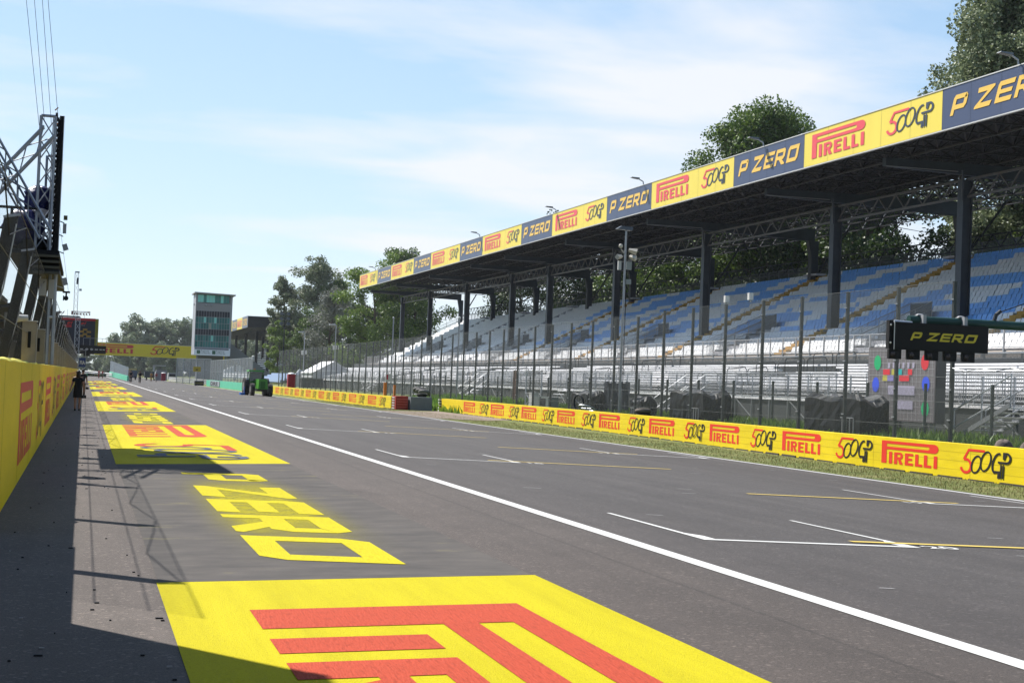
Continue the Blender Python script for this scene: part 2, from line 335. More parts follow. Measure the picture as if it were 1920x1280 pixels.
def asphalt_mat():
    m, N, L = nodemat('asphalt'); b = N['Principled BSDF']; b.inputs['Specular IOR Level'].default_value = .24
    t = N.new('ShaderNodeTexCoord'); sp = N.new('ShaderNodeSeparateXYZ'); L.new(t.outputs['Object'], sp.inputs[0])
    # zones across the road by X: brownish apron, slate-painted strip, brown band, grey track
    wob = N.new('ShaderNodeTexNoise'); wob.inputs['Scale'].default_value = .35; wob.inputs['Detail'].default_value = 5; L.new(t.outputs['Object'], wob.inputs['Vector'])
    wm = N.new('ShaderNodeMath'); wm.operation = 'MULTIPLY_ADD'; wm.inputs[1].default_value = .5; L.new(wob.outputs[0], wm.inputs[0]); L.new(sp.outputs[0], wm.inputs[2])
    mr = N.new('ShaderNodeMapRange'); mr.inputs[1].default_value = -1; mr.inputs[2].default_value = 19; L.new(wm.outputs[0], mr.inputs[0])
    c = N.new('ShaderNodeValToRGB'); e = c.color_ramp.elements
    def P(x): return (x+.25+1)/20
    e[0].position = 0; e[0].color = (0.078, 0.063, 0.054, 1); e[1].position = 1; e[1].color = (0.073, 0.065, 0.064, 1)
    for x, k in ((3.9, (.100, .083, .076)), (5.3, (.090, .077, .072)), (5.9, (.080, .072, .072)), (8, (.083, .077, .078)), (12, (.090, .084, .085)), (16.5, (.080, .072, .071))):
        q = e.new(P(x)); q.color = (*(z*q_ for z, q_ in zip(k, (.56, .54, .51))), 1)
    L.new(mr.outputs[0], c.inputs[0])
    # streaks along the driving direction
    mpg = N.new('ShaderNodeMapping'); mpg.inputs['Scale'].default_value = (1.6, .05, 1); L.new(t.outputs['Object'], mpg.inputs[0])
    ns = N.new('ShaderNodeTexNoise'); ns.inputs['Scale'].default_value = 1.3; ns.inputs['Detail'].default_value = 7; ns.inputs['Roughness'].default_value = .6; L.new(mpg.outputs[0], ns.inputs['Vector'])
    nf = N.new('ShaderNodeTexNoise'); nf.inputs['Scale'].default_value = 70; nf.inputs['Detail'].default_value = 5; nf.inputs['Roughness'].default_value = .9; L.new(t.outputs['Object'], nf.inputs['Vector'])
    nm = N.new('ShaderNodeTexNoise'); nm.inputs['Scale'].default_value = 1.1; nm.inputs['Detail'].default_value = 5; nm.inputs['Roughness'].default_value = .7; L.new(t.outputs['Object'], nm.inputs['Vector'])
    def rng(src, lo, hi, a=.3, bb=.7):
        q = N.new('ShaderNodeMapRange'); q.inputs[1].default_value = a; q.inputs[2].default_value = bb; q.inputs[3].default_value = lo; q.inputs[4].default_value = hi; L.new(src, q.inputs[0]); return q.outputs[0]
    m1 = N.new('ShaderNodeMath'); m1.operation = 'MULTIPLY'; L.new(rng(ns.outputs[0], .80, 1.16), m1.inputs[0]); L.new(rng(nf.outputs[0], .45, 1.6, .38, .64), m1.inputs[1])
    m2 = N.new('ShaderNodeMath'); m2.operation = 'MULTIPLY'; L.new(m1.outputs[0], m2.inputs[0]); L.new(rng(nm.outputs[0], .88, 1.1), m2.inputs[1])
    vo = N.new('ShaderNodeTexVoronoi'); vo.inputs['Scale'].default_value = 38; L.new(t.outputs['Object'], vo.inputs['Vector'])
    sq = N.new('ShaderNodeSeparateColor'); L.new(vo.outputs['Color'], sq.inputs[0]); sp_ = rng(sq.outputs[0], 1, 1.75, .90, .97)
    m3 = N.new('ShaderNodeMath'); m3.operation = 'MULTIPLY'; L.new(m2.outputs[0], m3.inputs[0]); L.new(sp_, m3.inputs[1])
    def joint(x0):
        q = N.new('ShaderNodeMath'); q.operation = 'SUBTRACT'; L.new(sp.outputs[0], q.inputs[0]); q.inputs[1].default_value = x0
        w_ = N.new('ShaderNodeMath'); w_.operation = 'MULTIPLY_ADD'; w_.inputs[1].default_value = .06; L.new(nm.outputs[0], w_.inputs[0]); L.new(q.outputs[0], w_.inputs[2])
        q2 = N.new('ShaderNodeMath'); q2.operation = 'ABSOLUTE'; L.new(w_.outputs[0], q2.inputs[0]); return rng(q2.outputs[0], .72, 1, .008, .03)
    for x0 in (4.9, 9.95, 13.3):
        m4 = N.new('ShaderNodeMath'); m4.operation = 'MULTIPLY'; L.new(m3.outputs[0], m4.inputs[0]); L.new(joint(x0), m4.inputs[1]); m3 = m4
    v = N.new('ShaderNodeVectorMath'); v.operation = 'SCALE'; L.new(c.outputs[0], v.inputs[0]); L.new(m3.outputs[0], v.inputs['Scale']); L.new(v.outputs[0], b.inputs['Base Color'])
    b.inputs['Roughness'].default_value = .82
    bp = N.new('ShaderNodeBump'); bp.inputs['Strength'].default_value = .5; bp.inputs['Distance'].default_value = .006; L.new(nf.outputs[0], bp.inputs['Height']); L.new(bp.outputs[0], b.inputs['Normal'])
    return m
ASPH = asphalt_mat()
ys = [-60, 0, 50, 100, 200, 320, 500, 640]
sheet('ground', [-4000, -30, -1, 0, 5.6, 17.2, 20.5, 23.2, 27, 60, 4000], [-200, -60, 0, 60, 150, 400, 700, 1500, 6000], GRASS, -.012)
sheet('track_surface', [-26, -1, 0, 2, 4, 5.6, 9, 13, 17.2, 17.8], ys, ASPH, 0, 'grey asphalt main straight with a crown')
# loose strip of dirt in the gap of the right barrier
mb = MB(); DIRT = M('dirt', (.24, .19, .15), .95, var=.25, scale=2, bump=.4, bscale=20)
for a, b in (((17.85, 82), (17.85, 99)), ((20.2, 80), (21.6, 101)), ((22.6, 84), (23.1, 104))):
    mb.v += [(a[0], a[1], gz(a[0])+.004), (b[0], b[1], gz(b[0])+.004)]
for k in (0, 2): mb.f.append((k, k+2, k+3, k+1)); mb.m.append(mb.mi(DIRT))
struct('dirt_patch', mb, 'bare earth in the barrier gap')

# tufts of grass on the verge and behind the barrier: one mass
def tufts(name, n, fx, fy, hz, seed, c1, c2):
    rng = np.random.default_rng(seed); X = fx(rng, n); Y = fy(rng, n); Z = np.array([gz(x) for x in X])
    th = rng.uniform(0, 6.28, n); h = hz(rng, n); w = h*rng.uniform(.25, .6, n); lean = rng.normal(0, .35, (n, 2))*h[:, None]
    V = np.zeros((n, 3, 3)); V[:, 0] = np.c_[X-np.cos(th)*w/2, Y-np.sin(th)*w/2, Z-.02]; V[:, 1] = np.c_[X+np.cos(th)*w/2, Y+np.sin(th)*w/2, Z-.02]
    V[:, 2] = np.c_[X+lean[:, 0], Y+lean[:, 1], Z+h]
    me = bpy.data.meshes.new(name); me.from_pydata(V.reshape(-1, 3).tolist(), [], np.arange(3*n).reshape(n, 3).tolist())
    me.materials.append(leafmat(name+'_blades', c1, c2)); o = link(name, me); o['kind'] = 'stuff'; return o
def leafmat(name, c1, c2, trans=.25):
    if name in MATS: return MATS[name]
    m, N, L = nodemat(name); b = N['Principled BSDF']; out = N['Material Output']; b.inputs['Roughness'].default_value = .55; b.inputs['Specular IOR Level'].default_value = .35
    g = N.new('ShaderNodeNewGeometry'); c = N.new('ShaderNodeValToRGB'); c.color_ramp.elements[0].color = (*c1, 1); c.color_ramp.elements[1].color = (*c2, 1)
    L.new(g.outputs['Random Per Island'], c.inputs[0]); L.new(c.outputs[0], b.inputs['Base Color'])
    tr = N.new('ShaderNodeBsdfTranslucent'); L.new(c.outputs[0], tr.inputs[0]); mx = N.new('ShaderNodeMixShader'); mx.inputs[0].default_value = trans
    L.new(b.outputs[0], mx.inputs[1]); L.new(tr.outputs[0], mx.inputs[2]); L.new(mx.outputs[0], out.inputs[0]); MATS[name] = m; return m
tufts('verge_grass', 26000, lambda r, n: r.uniform(17.95, 20.9, n), lambda r, n: 22+110*r.uniform(0, 1, n)**1.6, lambda r, n: r.uniform(.02, .055, n), 3, (.10, .13, .03), (.27, .22, .10))
tufts('bank_grass', 30000, lambda r, n: r.uniform(23.2, 28.5, n), lambda r, n: r.uniform(34, 130, n), lambda r, n: r.uniform(.12, .38, n), 4, (.06, .14, .015), (.17, .25, .04))
tufts('gap_grass', 9000, lambda r, n: r.uniform(22.6, 27.5, n), lambda r, n: r.uniform(96, 122, n), lambda r, n: r.uniform(.2, .6, n), 5, (.09, .20, .02), (.22, .34, .05))

# ------------------------------------------------------------------ road markings
def quad_road(mb, x0, x1, y0, y1, mat, dz=.005):
    xs = sorted({x0, x1} | ({XC} if x0 < XC < x1 else set()))
    for a, b in zip(xs, xs[1:]): mb.poly([(a, y0, gz(a)+dz), (b, y0, gz(b)+dz), (b, y1, gz(b)+dz), (a, y1, gz(a)+dz)], mat)
mb = MB()
for a, b in zip([-20, 0, 60, 160, 300, 450], [0, 60, 160, 300, 450, 600]): quad_road(mb, 5.50, 5.68, a, b, WHITE)
struct('track_edge_line', mb, 'long white line along the left of the track')
mb = MB()
for a, b in zip([-20, 60, 160, 300], [60, 160, 300, 520]): quad_road(mb, 17.52, 17.64, a, b, WHITE)
struct('verge_edge_line', mb, 'thin white line beside the right grass verge')
def grid_slot(x0, x1, y, yx0, yx1, flare):
    mb = MB(); t = .13; y1 = y+3.4
    quad_road(mb, x0, x1, y, y+t, WHITE, .006)
    for s, x in ((1, x0), (-1, x1)):
        mb.poly([(x, y+t, gz(x)+.006), (x+s*.18, y+t, gz(x+s*.18)+.006), (x+s*.18, y+.5, gz(x+s*.18)+.006), (x, y+.95, gz(x)+.006)], WHITE)
        mb.poly([(x, y+.95, gz(x)+.006), (x+s*.07, y+.78, gz(x+s*.07)+.006), (x+s*.06, y1, gz(x+s*.06)+.006), (x, y1, gz(x)+.006)], WHITE)
    o = struct('grid_slot_marking', mb)
    mb = MB(); quad_road(mb, yx0, yx1, y+.38, y+.53, LINEYEL, .0105); struct('grid_yellow_line', mb)
k = 0
nums = ['20', '18', '16', '14', '12', '10', '8', '6', '4', '2']; nums2 = ['19', '17', '15', '13', '11', '9', '7', '5', '3', '1']
for k in range(10):
    y = 16.35+17.1*k; grid_slot(6.62, 9.25, y, 8.6, 12.85, 0)
    y2 = 25.1+17.1*k; grid_slot(14.35, 17.2, y2, 11.1, 15.15, 0)
    for s, x, yy in ((nums[k], 9.35, y), (nums2[k], 13.85, y2)):
        o = put_text(s, WHITE, (x, yy-.02, gz(x)+.006), (.42, 0, -.42*S2), (0, .42, 0), None, .02, 'grid_number'); o['kind'] = 'structure'
mb = MB(); rs = random.Random(5)
for q in range(26):
    x = rs.uniform(6.5, 16.5); y = rs.uniform(11, 40); l = rs.uniform(.12, .35)
    mb.poly([(x, y, gz(x)+.005), (x+l, y-.02, gz(x+l)+.005), (x+l*.9, y+.025, gz(x+l*.9)+.005), (x+.04, y+.03, gz(x+.04)+.005)], M('worn_white', (.34, .33, .33), .8))
struct('worn_paint_marks', mb, 'faint worn white paint flecks on the asphalt')
# slate paint under the lettering, softened at its edge by wear
def slate_mat():
    m, N, L = nodemat('slate_road_paint'); b = N['Principled BSDF']; b.inputs['Roughness'].default_value = .9; b.inputs['Specular IOR Level'].default_value = .06
    t = N.new('ShaderNodeTexCoord'); mp = N.new('ShaderNodeMapping'); mp.inputs['Scale'].default_value = (.8, 1.5, 1); L.new(t.outputs['Object'], mp.inputs[0])
    n = N.new('ShaderNodeTexNoise'); n.inputs['Scale'].default_value = 1.6; n.inputs['Detail'].default_value = 8; n.inputs['Roughness'].default_value = .7; L.new(mp.outputs[0], n.inputs['Vector'])
    c = N.new('ShaderNodeValToRGB'); e = c.color_ramp.elements; e[0].position = .3; e[0].color = (.058, .055, .053, 1); e[1].position = .68; e[1].color = (.096, .087, .080, 1)
    L.new(n.outputs[0], c.inputs[0])
    # yellow overspray clouds
    n2 = N.new('ShaderNodeTexNoise'); n2.inputs['Scale'].default_value = .8; n2.inputs['Detail'].default_value = 7; n2.inputs['Roughness'].default_value = .65; L.new(mp.outputs[0], n2.inputs['Vector'])
    c2 = N.new('ShaderNodeValToRGB'); c2.color_ramp.elements[0].position = .60; c2.color_ramp.elements[0].color = (0, 0, 0, 1); c2.color_ramp.elements[1].position = .80; c2.color_ramp.elements[1].color = (.5, .5, .5, 1)
    L.new(n2.outputs[0], c2.inputs[0]); mx = N.new('ShaderNodeMix'); mx.data_type = 'RGBA'; L.new(c2.outputs[0], mx.inputs[0]); L.new(c.outputs[0], mx.inputs[6]); mx.inputs[7].default_value = (.26, .22, .03, 1)
    L.new(mx.outputs[2], b.inputs['Base Color']); return m
SLATE = slate_mat()
PERIOD = 38.55
def spray_mat():
    m, N, L = nodemat('yellow_overspray'); b = N['Principled BSDF']; b.inputs['Base Color'].default_value = (.34, .30, .012, 1); b.inputs['Roughness'].default_value = .9; b.inputs['Specular IOR Level'].default_value = .06
    g = N.new('ShaderNodeTexCoord'); sp = N.new('ShaderNodeSeparateXYZ'); L.new(g.outputs['Generated'], sp.inputs[0])
    def mt(op, x, y):
        n = N.new('ShaderNodeMath'); n.operation = op
        for i, q in enumerate((x, y)):
            if isinstance(q, (int, float)): n.inputs[i].default_value = q
            else: L.new(q, n.inputs[i])
        return n.outputs[0]
    def edge(c): return mt('MINIMUM', mt('MULTIPLY', mt('MINIMUM', c, mt('SUBTRACT', 1, c)), 3.2), 1)
    e = mt('MULTIPLY', edge(sp.outputs[0]), edge(sp.outputs[1]))
    n = N.new('ShaderNodeTexNoise'); n.inputs['Scale'].default_value = 3; n.inputs['Detail'].default_value = 8; n.inputs['Roughness'].default_value = .8; L.new(g.outputs['Object'], n.inputs['Vector'])
    L.new(mt('MULTIPLY', mt('POWER', e, 2.2), mt('MULTIPLY', n.outputs[0], 1.15)), b.inputs['Alpha']); return m
SPRAY = spray_mat()
def road_panel(y0, y1, logos=True):
    mb = MB(); quad_road(mb, .645, 3.83, y0, y1, ROADYEL, .0045); struct('painted_panel', mb)
    if logos:
        s = 1.988
        for me, ya, yb in ((L_PIR['road'], y1-.42-1.25, y1-.42-1.25-8.95), (L_500['road'], y0+8.4, y0+1.4)):
            pass
def road_logo(me, ya, yb, xa, xb, name='painted_lettering'):
    o = link(name, me, None, frame((xa, ya, gz(xa)+.0085), (0, yb-ya, 0), (xb-xa, 0, (xb-xa)*S1))); o['kind'] = 'structure'; return o
for k in range(-1, 6):
    p0 = 30.15+PERIOD*k; p1 = p0+21.65 if k >= 0 else 13.3
    road_panel(p0 if k >= 0 else -8.4, p1)
    road_logo(L_PIR['road'], p1-(1.65 if k < 0 else .35), p1-(1.65 if k < 0 else .35)-9.2, 1.23, 3.22)
    road_logo(L_500['road'], p1-13.25, p1-20.3, 1.15, 3.3)
    mb = MB(); quad_road(mb, .66, 3.80, p1+.01, p1+16.84, SLATE, .004); struct('slate_painted_strip', mb)
    road_logo(L_PZ['road'], p1+14.3, p1+.95, 1.66, 2.88)
    mb = MB(); quad_road(mb, 1.25, 3.3, p1+.6, p1+14.6, SPRAY, .0062); struct('paint_overspray', mb)
# a few loose bits of rubber and grit along the wall
mb = MB(); rs = random.Random(8)
for q in range(90):
    x = rs.uniform(-.7, .6); y = rs.uniform(9, 45); s = rs.uniform(.008, .03)
    mb.box((x, y, gz(x)+.001), (x+s*rs.uniform(.6, 2), y+s, gz(x)+.01), rs.choice([BLACK, M('grit', (.3, .28, .26), .9), BLACK]))
tag(mb.build('track_litter'), 'small bits of grit along the yellow wall foot', kind='stuff')

# ------------------------------------------------------------------ pit wall (left) with its slanted debris fence
pw = thing('pit_wall', (-1, 30, 0), 'tall yellow painted pit wall with repeated lettering on the left', 'wall')
WY = M('wall_yellow', (.95, .66, .012), .5, var=.10, scale=.6, stretch=(1, .4, 3), bump=.15, bscale=4, spec=.06)
mb = MB(); mb.box((-1.22, 17.5, 0), (-.88, 330, 1.8), WY)
for k in range(60): mb.box((-.879, 19.5+5*k, .02), (-.8785, 19.53+5*k, 1.78), M('seam', (.30, .24, .01), .8))
mb.build('wall_face', pw)
mb = MB(); mb.box((-1.25, -6, 0), (-.86, 17.48, 1.8), M('pale_wall_paint', (.62, .63, .66), .5, var=.06)); mb.build('pale_wall_end', pw)
mb = MB(); rs = random.Random(3)
for k in range(150):
    y = 18+k*.42; mb.dome((-1.02+rs.uniform(-.06, .06), y, 1.79), .13, .22, rs.uniform(.02, .06), M('wall_top_paint', (.75, .66, .10), .7, var=.4, scale=12), 7, 2)
mb.build('uneven_top_coat', pw)
for k in range(15):
    y = 24.48+16.9*k
    link('lettering', L_PIR['bar'], pw, frame((-.876, y, .27), (0, 6.15, 0), (0, 0, 1.22)))
    link('lettering', L_500['bar'], pw, frame((-.876, y+9.3, .22), (0, 4.6, 0), (0, 0, 1.24)))
pf = thing('pit_wall_fence', (-1.2, 30, 1.8), 'dark leaning debris fence on top of the yellow pit wall', 'fence')
GIRD = M('weathered_grey_steel', (.032, .034, .032), .7, .1, var=.35, scale=2)
BEIGE = M('beige_bracket_paint', (.36, .31, .22), .6, var=.15, scale=4)
PB = []
for k in range(-1, 44):
    y = (10.4, 16.0, 20.9, 26.8)[k+1] if k < 3 else 26.8+5.7*(k-2); PB.append(y)
    if k > 40: continue
    mb = MB(); a, b = Vector((-1.27, y, 1.8)), Vector((-.95, y, 3.6))
    mb.bar(a, b, .15, .03, GIRD, (0, 1, 0)); mb.bar(a+Vector((-.07, 0, 0)), b+Vector((-.07, 0, 0)), .02, .12, GIRD, (0, 1, 0)); mb.bar(a+Vector((.07, 0, 0)), b+Vector((.07, 0, 0)), .02, .12, GIRD, (0, 1, 0)); mb.bar(b+Vector((-.1, -.06, -.02)), b+Vector((.1, -.06, .02)), .03, .05, STEEL, (0, 1, 0)); mb.pipe([a+Vector((.12, -.05, .3)), a.lerp(b, .5)+Vector((.10, -.06, 0)), b+Vector((.06, -.06, -.1))], .010, ALU, 4)
    for t in (.2, .5, .8): mb.disc(a.lerp(b, t)+Vector((.0, -.022, 0)), (0, 1, 0), .022, .02, BLACK, 8)
    mb.build('post', pf)
    if y < 25: continue
    mb = MB(); yb = y+1.1; mb.box((-1.02, yb, 1.8), (-.80, yb+.10, 2.49), BEIGE); mb.box((-.80, yb+.02, 1.8), (-.785, yb+.36, 2.46), BEIGE)
    mb.box((-.925, yb-.012, 2.05), (-.875, yb-.001, 2.32), BLACK); mb.box((-1.03, yb-.02, 2.49), (-.78, yb+.38, 2.505), WPAINT); mb.build('bracket', pf)
CHL = mesh_alpha('left_chain_link', (.12, .12, .115), .075, .006, 'diamond', 'YZ')
mb = MB(); mb.poly([(-1.0, 14, 1.82), (-.80, 14, 3.55), (-.80, 270, 3.55), (-1.0, 270, 1.82)], CHL); mb.build('chain_link', pf)
mb = MB()
for x, z in ((-.80, 3.55), (-.87, 2.95), (-.94, 2.3)): mb.tube((x, 14, z), (x, 270, z), .006, POST, 5)
rs = random.Random(4)
for k in range(40):
    y = 15.8+5.85*k; mb.pipe([(-.8, y, 3.5), (-.83, y+2, 3.12), (-.8, y+4, 3.34), (-.79, y+5.6, 3.5)], .008, BLACK, 4)
mb.build('tension_cable', pf)
h = thing('wall_lamp', (-1, 27, 2.4), 'small white hooded lamp fixed above the pit wall fence', 'lamp')
mb = MB(); mb.tube((-1.10, 26.9, 2.5), (-.90, 26.9, 2.52), .07, WPAINT, 10, .045); mb.dome((-1.10, 26.9, 2.5), .07, .07, .06, WPAINT, 10, 4); mb.build('hood', h)
mb = MB(); mb.box((-1.12, 26.95, 2.30), (-1.06, 27.05, 2.5), BLACK); mb.build('bracket', h)
# unseen pit building, added off-frame to block sky light from the left
pbg = thing('unseen_pit_building', (-20, 60, 0), 'unseen long grey pit building, added left of the wall to block sky light', 'building')
mb = MB(); mb.box((-32, -70, 3.6), (-13.5, 196, 13), M('pit_building_wall', (.28, .28, .29), .7, var=.1)); mb.box((-32, -70, 0), (-16, 196, 3.6), M('pit_garage', (.15, .15, .16), .7)); mb.build('wall', pbg)
mb = MB(); mb.box((-33, -71, 13.01), (-12.5, 197, 13.5), DARK); mb.build('roof', pbg)
for k in range(26):
    mb = MB(); mb.box((-15.99, -66+10*k, .05), (-15.9, -59+10*k, 3.3), M('garage_shutter', (.4, .41, .43), .5)); mb.build('garage_door', pbg)
    mb = MB(); mb.box((-13.49, -66+10*k, 6), (-13.42, -58+10*k, 8.5), M('pit_window', (.02, .03, .04), .1)); mb.build('window', pbg)
# guessed team shelters, added as a dark background behind the fence
for k in range(16):
    y = 30+10*k; o = thing('pit_wall_shelter', (-2.4, y, 0), 'dark team shelter added behind the pit wall fence, '+['nearest one', 'second nearest', 'third nearest', 'fourth nearest', 'fifth nearest', 'sixth nearest', 'seventh nearest', 'eighth nearest', 'ninth nearest', 'tenth nearest', 'eleventh nearest', 'twelfth nearest', 'thirteenth nearest', 'fourteenth nearest', 'second farthest', 'farthest one'][k], 'shelter', 'team shelters along the pit wall')
    mb = MB(); mb.hexa([(-3.3, y, 2.95), (-1.75, y, 3.15), (-1.75, y+8.4, 3.15), (-3.3, y+8.4, 2.95), (-3.3, y, 3.05), (-1.75, y, 3.25), (-1.75, y+8.4, 3.25), (-3.3, y+8.4, 3.05)], DARK); mb.build('roof', o)
    mb = MB(); mb.box((-3.2, y+.1, .9), (-3.1, y+8.3, 2.9), M('shelter_panel', (.04, .045, .05), .6)); mb.box((-3.1, y+.2, 1.0), (-1.6, y+8.2, 1.1), DARK); mb.build('counter', o)
    for x_, y_ in ((-3.2, y+.1), (-3.2, y+8.2), (-1.8, y+.1), (-1.8, y+8.2)): mb = MB(); mb.box((x_, y_, 0), (x_+.06, y_+.06, 2.96), STEEL); mb.build('leg', o)
# off-frame timing stand beside the photographer whose shade falls on the road
ts = thing('timing_stand', (-1.6, 8, 0), 'dark roofed timing stand on the pit wall outside the frame', 'stand')
mb = MB(); mb.box((-2.6, -6, 4.75), (-.90, 12.75, 4.9), DARK); mb.box((-.98, -6, 1.81), (-.92, 12.75, 4.74), DARK); mb.box((-2.6, 12.6, 0), (-1.3, 12.7, 4.74), DARK); mb.build('canopy', ts)
for y in (-5.9, 0, 6, 12.5):
    for x in (-2.55, -1.35): mb = MB(); mb.box((x-.05, y-.05, 0), (x+.05, y+.05, 4.74), STEEL); mb.build('post', ts)

# ------------------------------------------------------------------ right barriers
def barrier(name, P, y_first, step_logo, label, h=.85, zb=-.11, logos=True, off=.0):
    """P: list of (x, y) from near to far; a run of thick yellow boards with lettering"""
    t = thing(name, (P[0][0], P[0][1], zb), label, 'barrier', 'yellow lettered trackside barriers')
    mb = MB(); L = []; d = 0
    for (xa, ya), (xb, yb) in zip(P, P[1:]): L.append((d, (xa, ya), (xb, yb))); d += math.hypot(xb-xa, yb-ya)
    for q, (d0, a, b) in enumerate(L):
        mb.hexa([(a[0], a[1], zb), (a[0]+.35, a[1], zb), (b[0]+.35, b[1], zb), (b[0], b[1], zb), (a[0], a[1], zb+h), (a[0]+.35, a[1], zb+h), (b[0]+.35, b[1], zb+h), (b[0], b[1], zb+h)], BAR)
    mb.build('board', t)
    mb = MB(); SE = M('barrier_seam', (.52, .38, .01), .7)
    for q, (d0, a, b) in enumerate(L):
        for k in range(1, 4):
            z = zb+h*k/4; mb.poly([(a[0]-.002, a[1], z), (a[0]-.002, a[1], z+.007), (b[0]-.002, b[1], z+.007), (b[0]-.002, b[1], z)], SE)
        n = int(math.hypot(b[0]-a[0], b[1]-a[1])/4.2)
        for k in range(n):
            f = (k+.5)/n; x = a[0]+(b[0]-a[0])*f-.003; y = a[1]+(b[1]-a[1])*f; mb.poly([(x, y, zb+.02), (x, y+.012, zb+.02), (x, y+.012, zb+h), (x, y, zb+h)], SE)
    mb.build('seams', t)
    mb = MB()
    rs = random.Random(2)
    for q, (d0, a, b) in enumerate(L):
        n = max(2, int(math.hypot(b[0]-a[0], b[1]-a[1])/1.3))
        for k in range(n):
            f0, f1 = k/n, (k+.8)/n; x0 = a[0]+(b[0]-a[0])*f0; x1 = a[0]+(b[0]-a[0])*f1; y0 = a[1]+(b[1]-a[1])*f0; y1 = a[1]+(b[1]-a[1])*f1; e = rs.uniform(.012, .05)
            mb.hexa([(x0-e, y0, zb-.02), (x0, y0, zb-.02), (x1, y1, zb-.02), (x1-e, y1, zb-.02), (x0-e*.4, y0, zb+e), (x0, y0, zb+e), (x1, y1, zb+e), (x1-e*.4, y1, zb+e)], M('rubber_skirt', (.03, .025, .02), .9))
    mb.build('skirt', t)
    def at(d):
        for d0, a, b in L:
            l = math.hypot(b[0]-a[0], b[1]-a[1])
            if d <= d0+l or b == L[-1][2]: f = (d-d0)/l; return (a[0]+(b[0]-a[0])*f, a[1]+(b[1]-a[1])*f)
    d = y_first; n = 0
    while d < L[-1][0]+math.hypot(L[-1][2][0]-L[-1][1][0], L[-1][2][1]-L[-1][1][1]) and n < 48:
        for me, o, l, zz, hh in ((L_PIR['bar'], 0, 3.1, .17, .60), (L_500['bar'], -4.2, 2.3, .13, .62)):
            if d+o-l > .3:
                a = at(d+o); b = at(d+o-l); link('lettering', me, t, frame((a[0]-.006, a[1], zb+zz), (b[0]-a[0], b[1]-a[1], 0), (0, 0, hh))); n += 1
        d += step_logo
    return t
NB = barrier('trackside_barrier', [(20.55, 24), (20.75, 32), (21.0, 42.3), (21.75, 55), (22.2, 70), (22.5, 85), (22.7, 102.4)], 15.25, 7.06, 'nearest yellow lettered barrier along the right verge')
FB = barrier('trackside_barrier', [(19.95, 105.6), (19.75, 120), (19.6, 145), (19.6, 176)], 8.3, 7.9, 'farther yellow lettered barrier with a red slatted near end')
# striped ends
mb = MB()
for k in range(5):
    z = -.09+k*.175; mb.box((22.55, 102.45, z), (23.15, 102.75, z+.09), WPAINT)
mb.box((22.6, 102.5, -.1), (23.1, 102.7, .74), DARK); mb.build('slatted_end', NB)
RSL = M('red_slat_paint', (.42, .045, .03), .55, var=.15)
mb = MB(); mb.box((20.02, 104.3, -.11), (20.85, 105.58, .78), RSL)
for k in range(5): mb.box((19.98, 104.6, -.06+k*.175), (20.015, 105.5, .01+k*.175), WPAINT); 
for k in range(4): mb.box((20.1, 104.22, .02+k*.175), (20.8, 104.295, .10+k*.175), M('red_slat_light', (.62, .10, .07), .5))
mb.build('slatted_end', FB)
gb = thing('concrete_block', (21.3, 103, -.11), 'plain grey box beside the red slatted barrier end', 'block')
mb = MB(); mb.box((20.95, 103.9, -.11), (22.4, 104.9, .76), M('grey_box_paint', (.20, .215, .23), .7, var=.12)); mb.build('box', gb)
mb = MB(); mb.tube((21.0, 103.95, .76), (21.0, 103.95, 2.4), .03, WPAINT, 6); mb.tube((22.3, 103.95, .76), (22.3, 103.95, 2.2), .03, STEEL, 6); mb.build('pipe_frame', gb)
ORG = M('orange_paint', (.60, .20, .03), .6)
for q, (x, h, lab) in enumerate(((19.75, 1.65, 'tall orange post with a small board behind the far yellow barrier'), (20.45, 1.5, 'shorter orange post beside the red slatted barrier end'))):
    o = thing('marker_post', (x+.6, 110, -.1), lab, 'post'); mb = MB(); mb.box((x+.5, 110, -.1), (x+.5+.19-.05*q, 110.2, h), ORG); mb.build('shaft', o)
    if q == 0:
        mb = MB(); mb.box((20.35, 110.05, 1.7), (20.75, 110.1, 2.25), WPAINT); mb.box((20.4, 110.04, 1.85), (20.52, 110.049, 2.2), M('red_sign', (.45, .03, .06), .5)); mb.build('board', o)

# ------------------------------------------------------------------ right debris fence
FX = 25.0
df = thing('debris_fence', (FX, 60, .2), 'tall chain link debris fence with steel posts before the grandstand', 'fence')
CHR = mesh_alpha('right_chain_link', (.13, .14, .135), .085, .0095, 'diamond', 'YZ')
ys_f = [42.7, 46.1, 49.6, 53.2, 56.6, 60.3, 63.9, 67.4, 70.9, 74.2, 77.8, 81.5]
while ys_f[-1] < 212: ys_f.append(ys_f[-1]+3.55)
def ftop(y): return 5.36 if y < 70 else 5.2
for y in ys_f:
    mb = MB(); z0 = gz(FX)
    mb.box((FX-.05, y-.05, z0), (FX+.05, y+.05, ftop(y)), POST)
    for z in (1.2, 2.1, 3.0, 3.9, 4.8): mb.box((FX-.085, y-.085, z), (FX-.071, y+.085, z+.04), STEEL)
    mb.build('post', df)
mb = MB()
for z in (1.0, 1.75, 2.5, 3.3, 4.15, 5.0): mb.pipe([(FX-.06, y, z+(.36 if y < 70 else .2) if z == 5. else z) for y in ys_f[::2]], .006, POST, 4)
mb.build('tension_wire', df)
mb = MB(); mb.poly([(FX-.07, ys_f[0], gz(FX)), (FX-.07, ys_f[0], 5.36), (FX-.07, 70, 5.32), (FX-.07, ys_f[-1], 5.2), (FX-.07, ys_f[-1], gz(FX))], CHR); mb.build('chain_link', df)
lf = thing('low_mesh_fence', (FX, 34, .2), 'lower chain link fence continuing right of the tall fence', 'fence')
mb = MB(); mb.poly([(FX-.07, 20, gz(FX)), (FX-.07, 20, 2.7), (FX-.07, 42.6, 2.75), (FX-.07, 42.6, gz(FX))], CHR); mb.build('chain_link', lf)
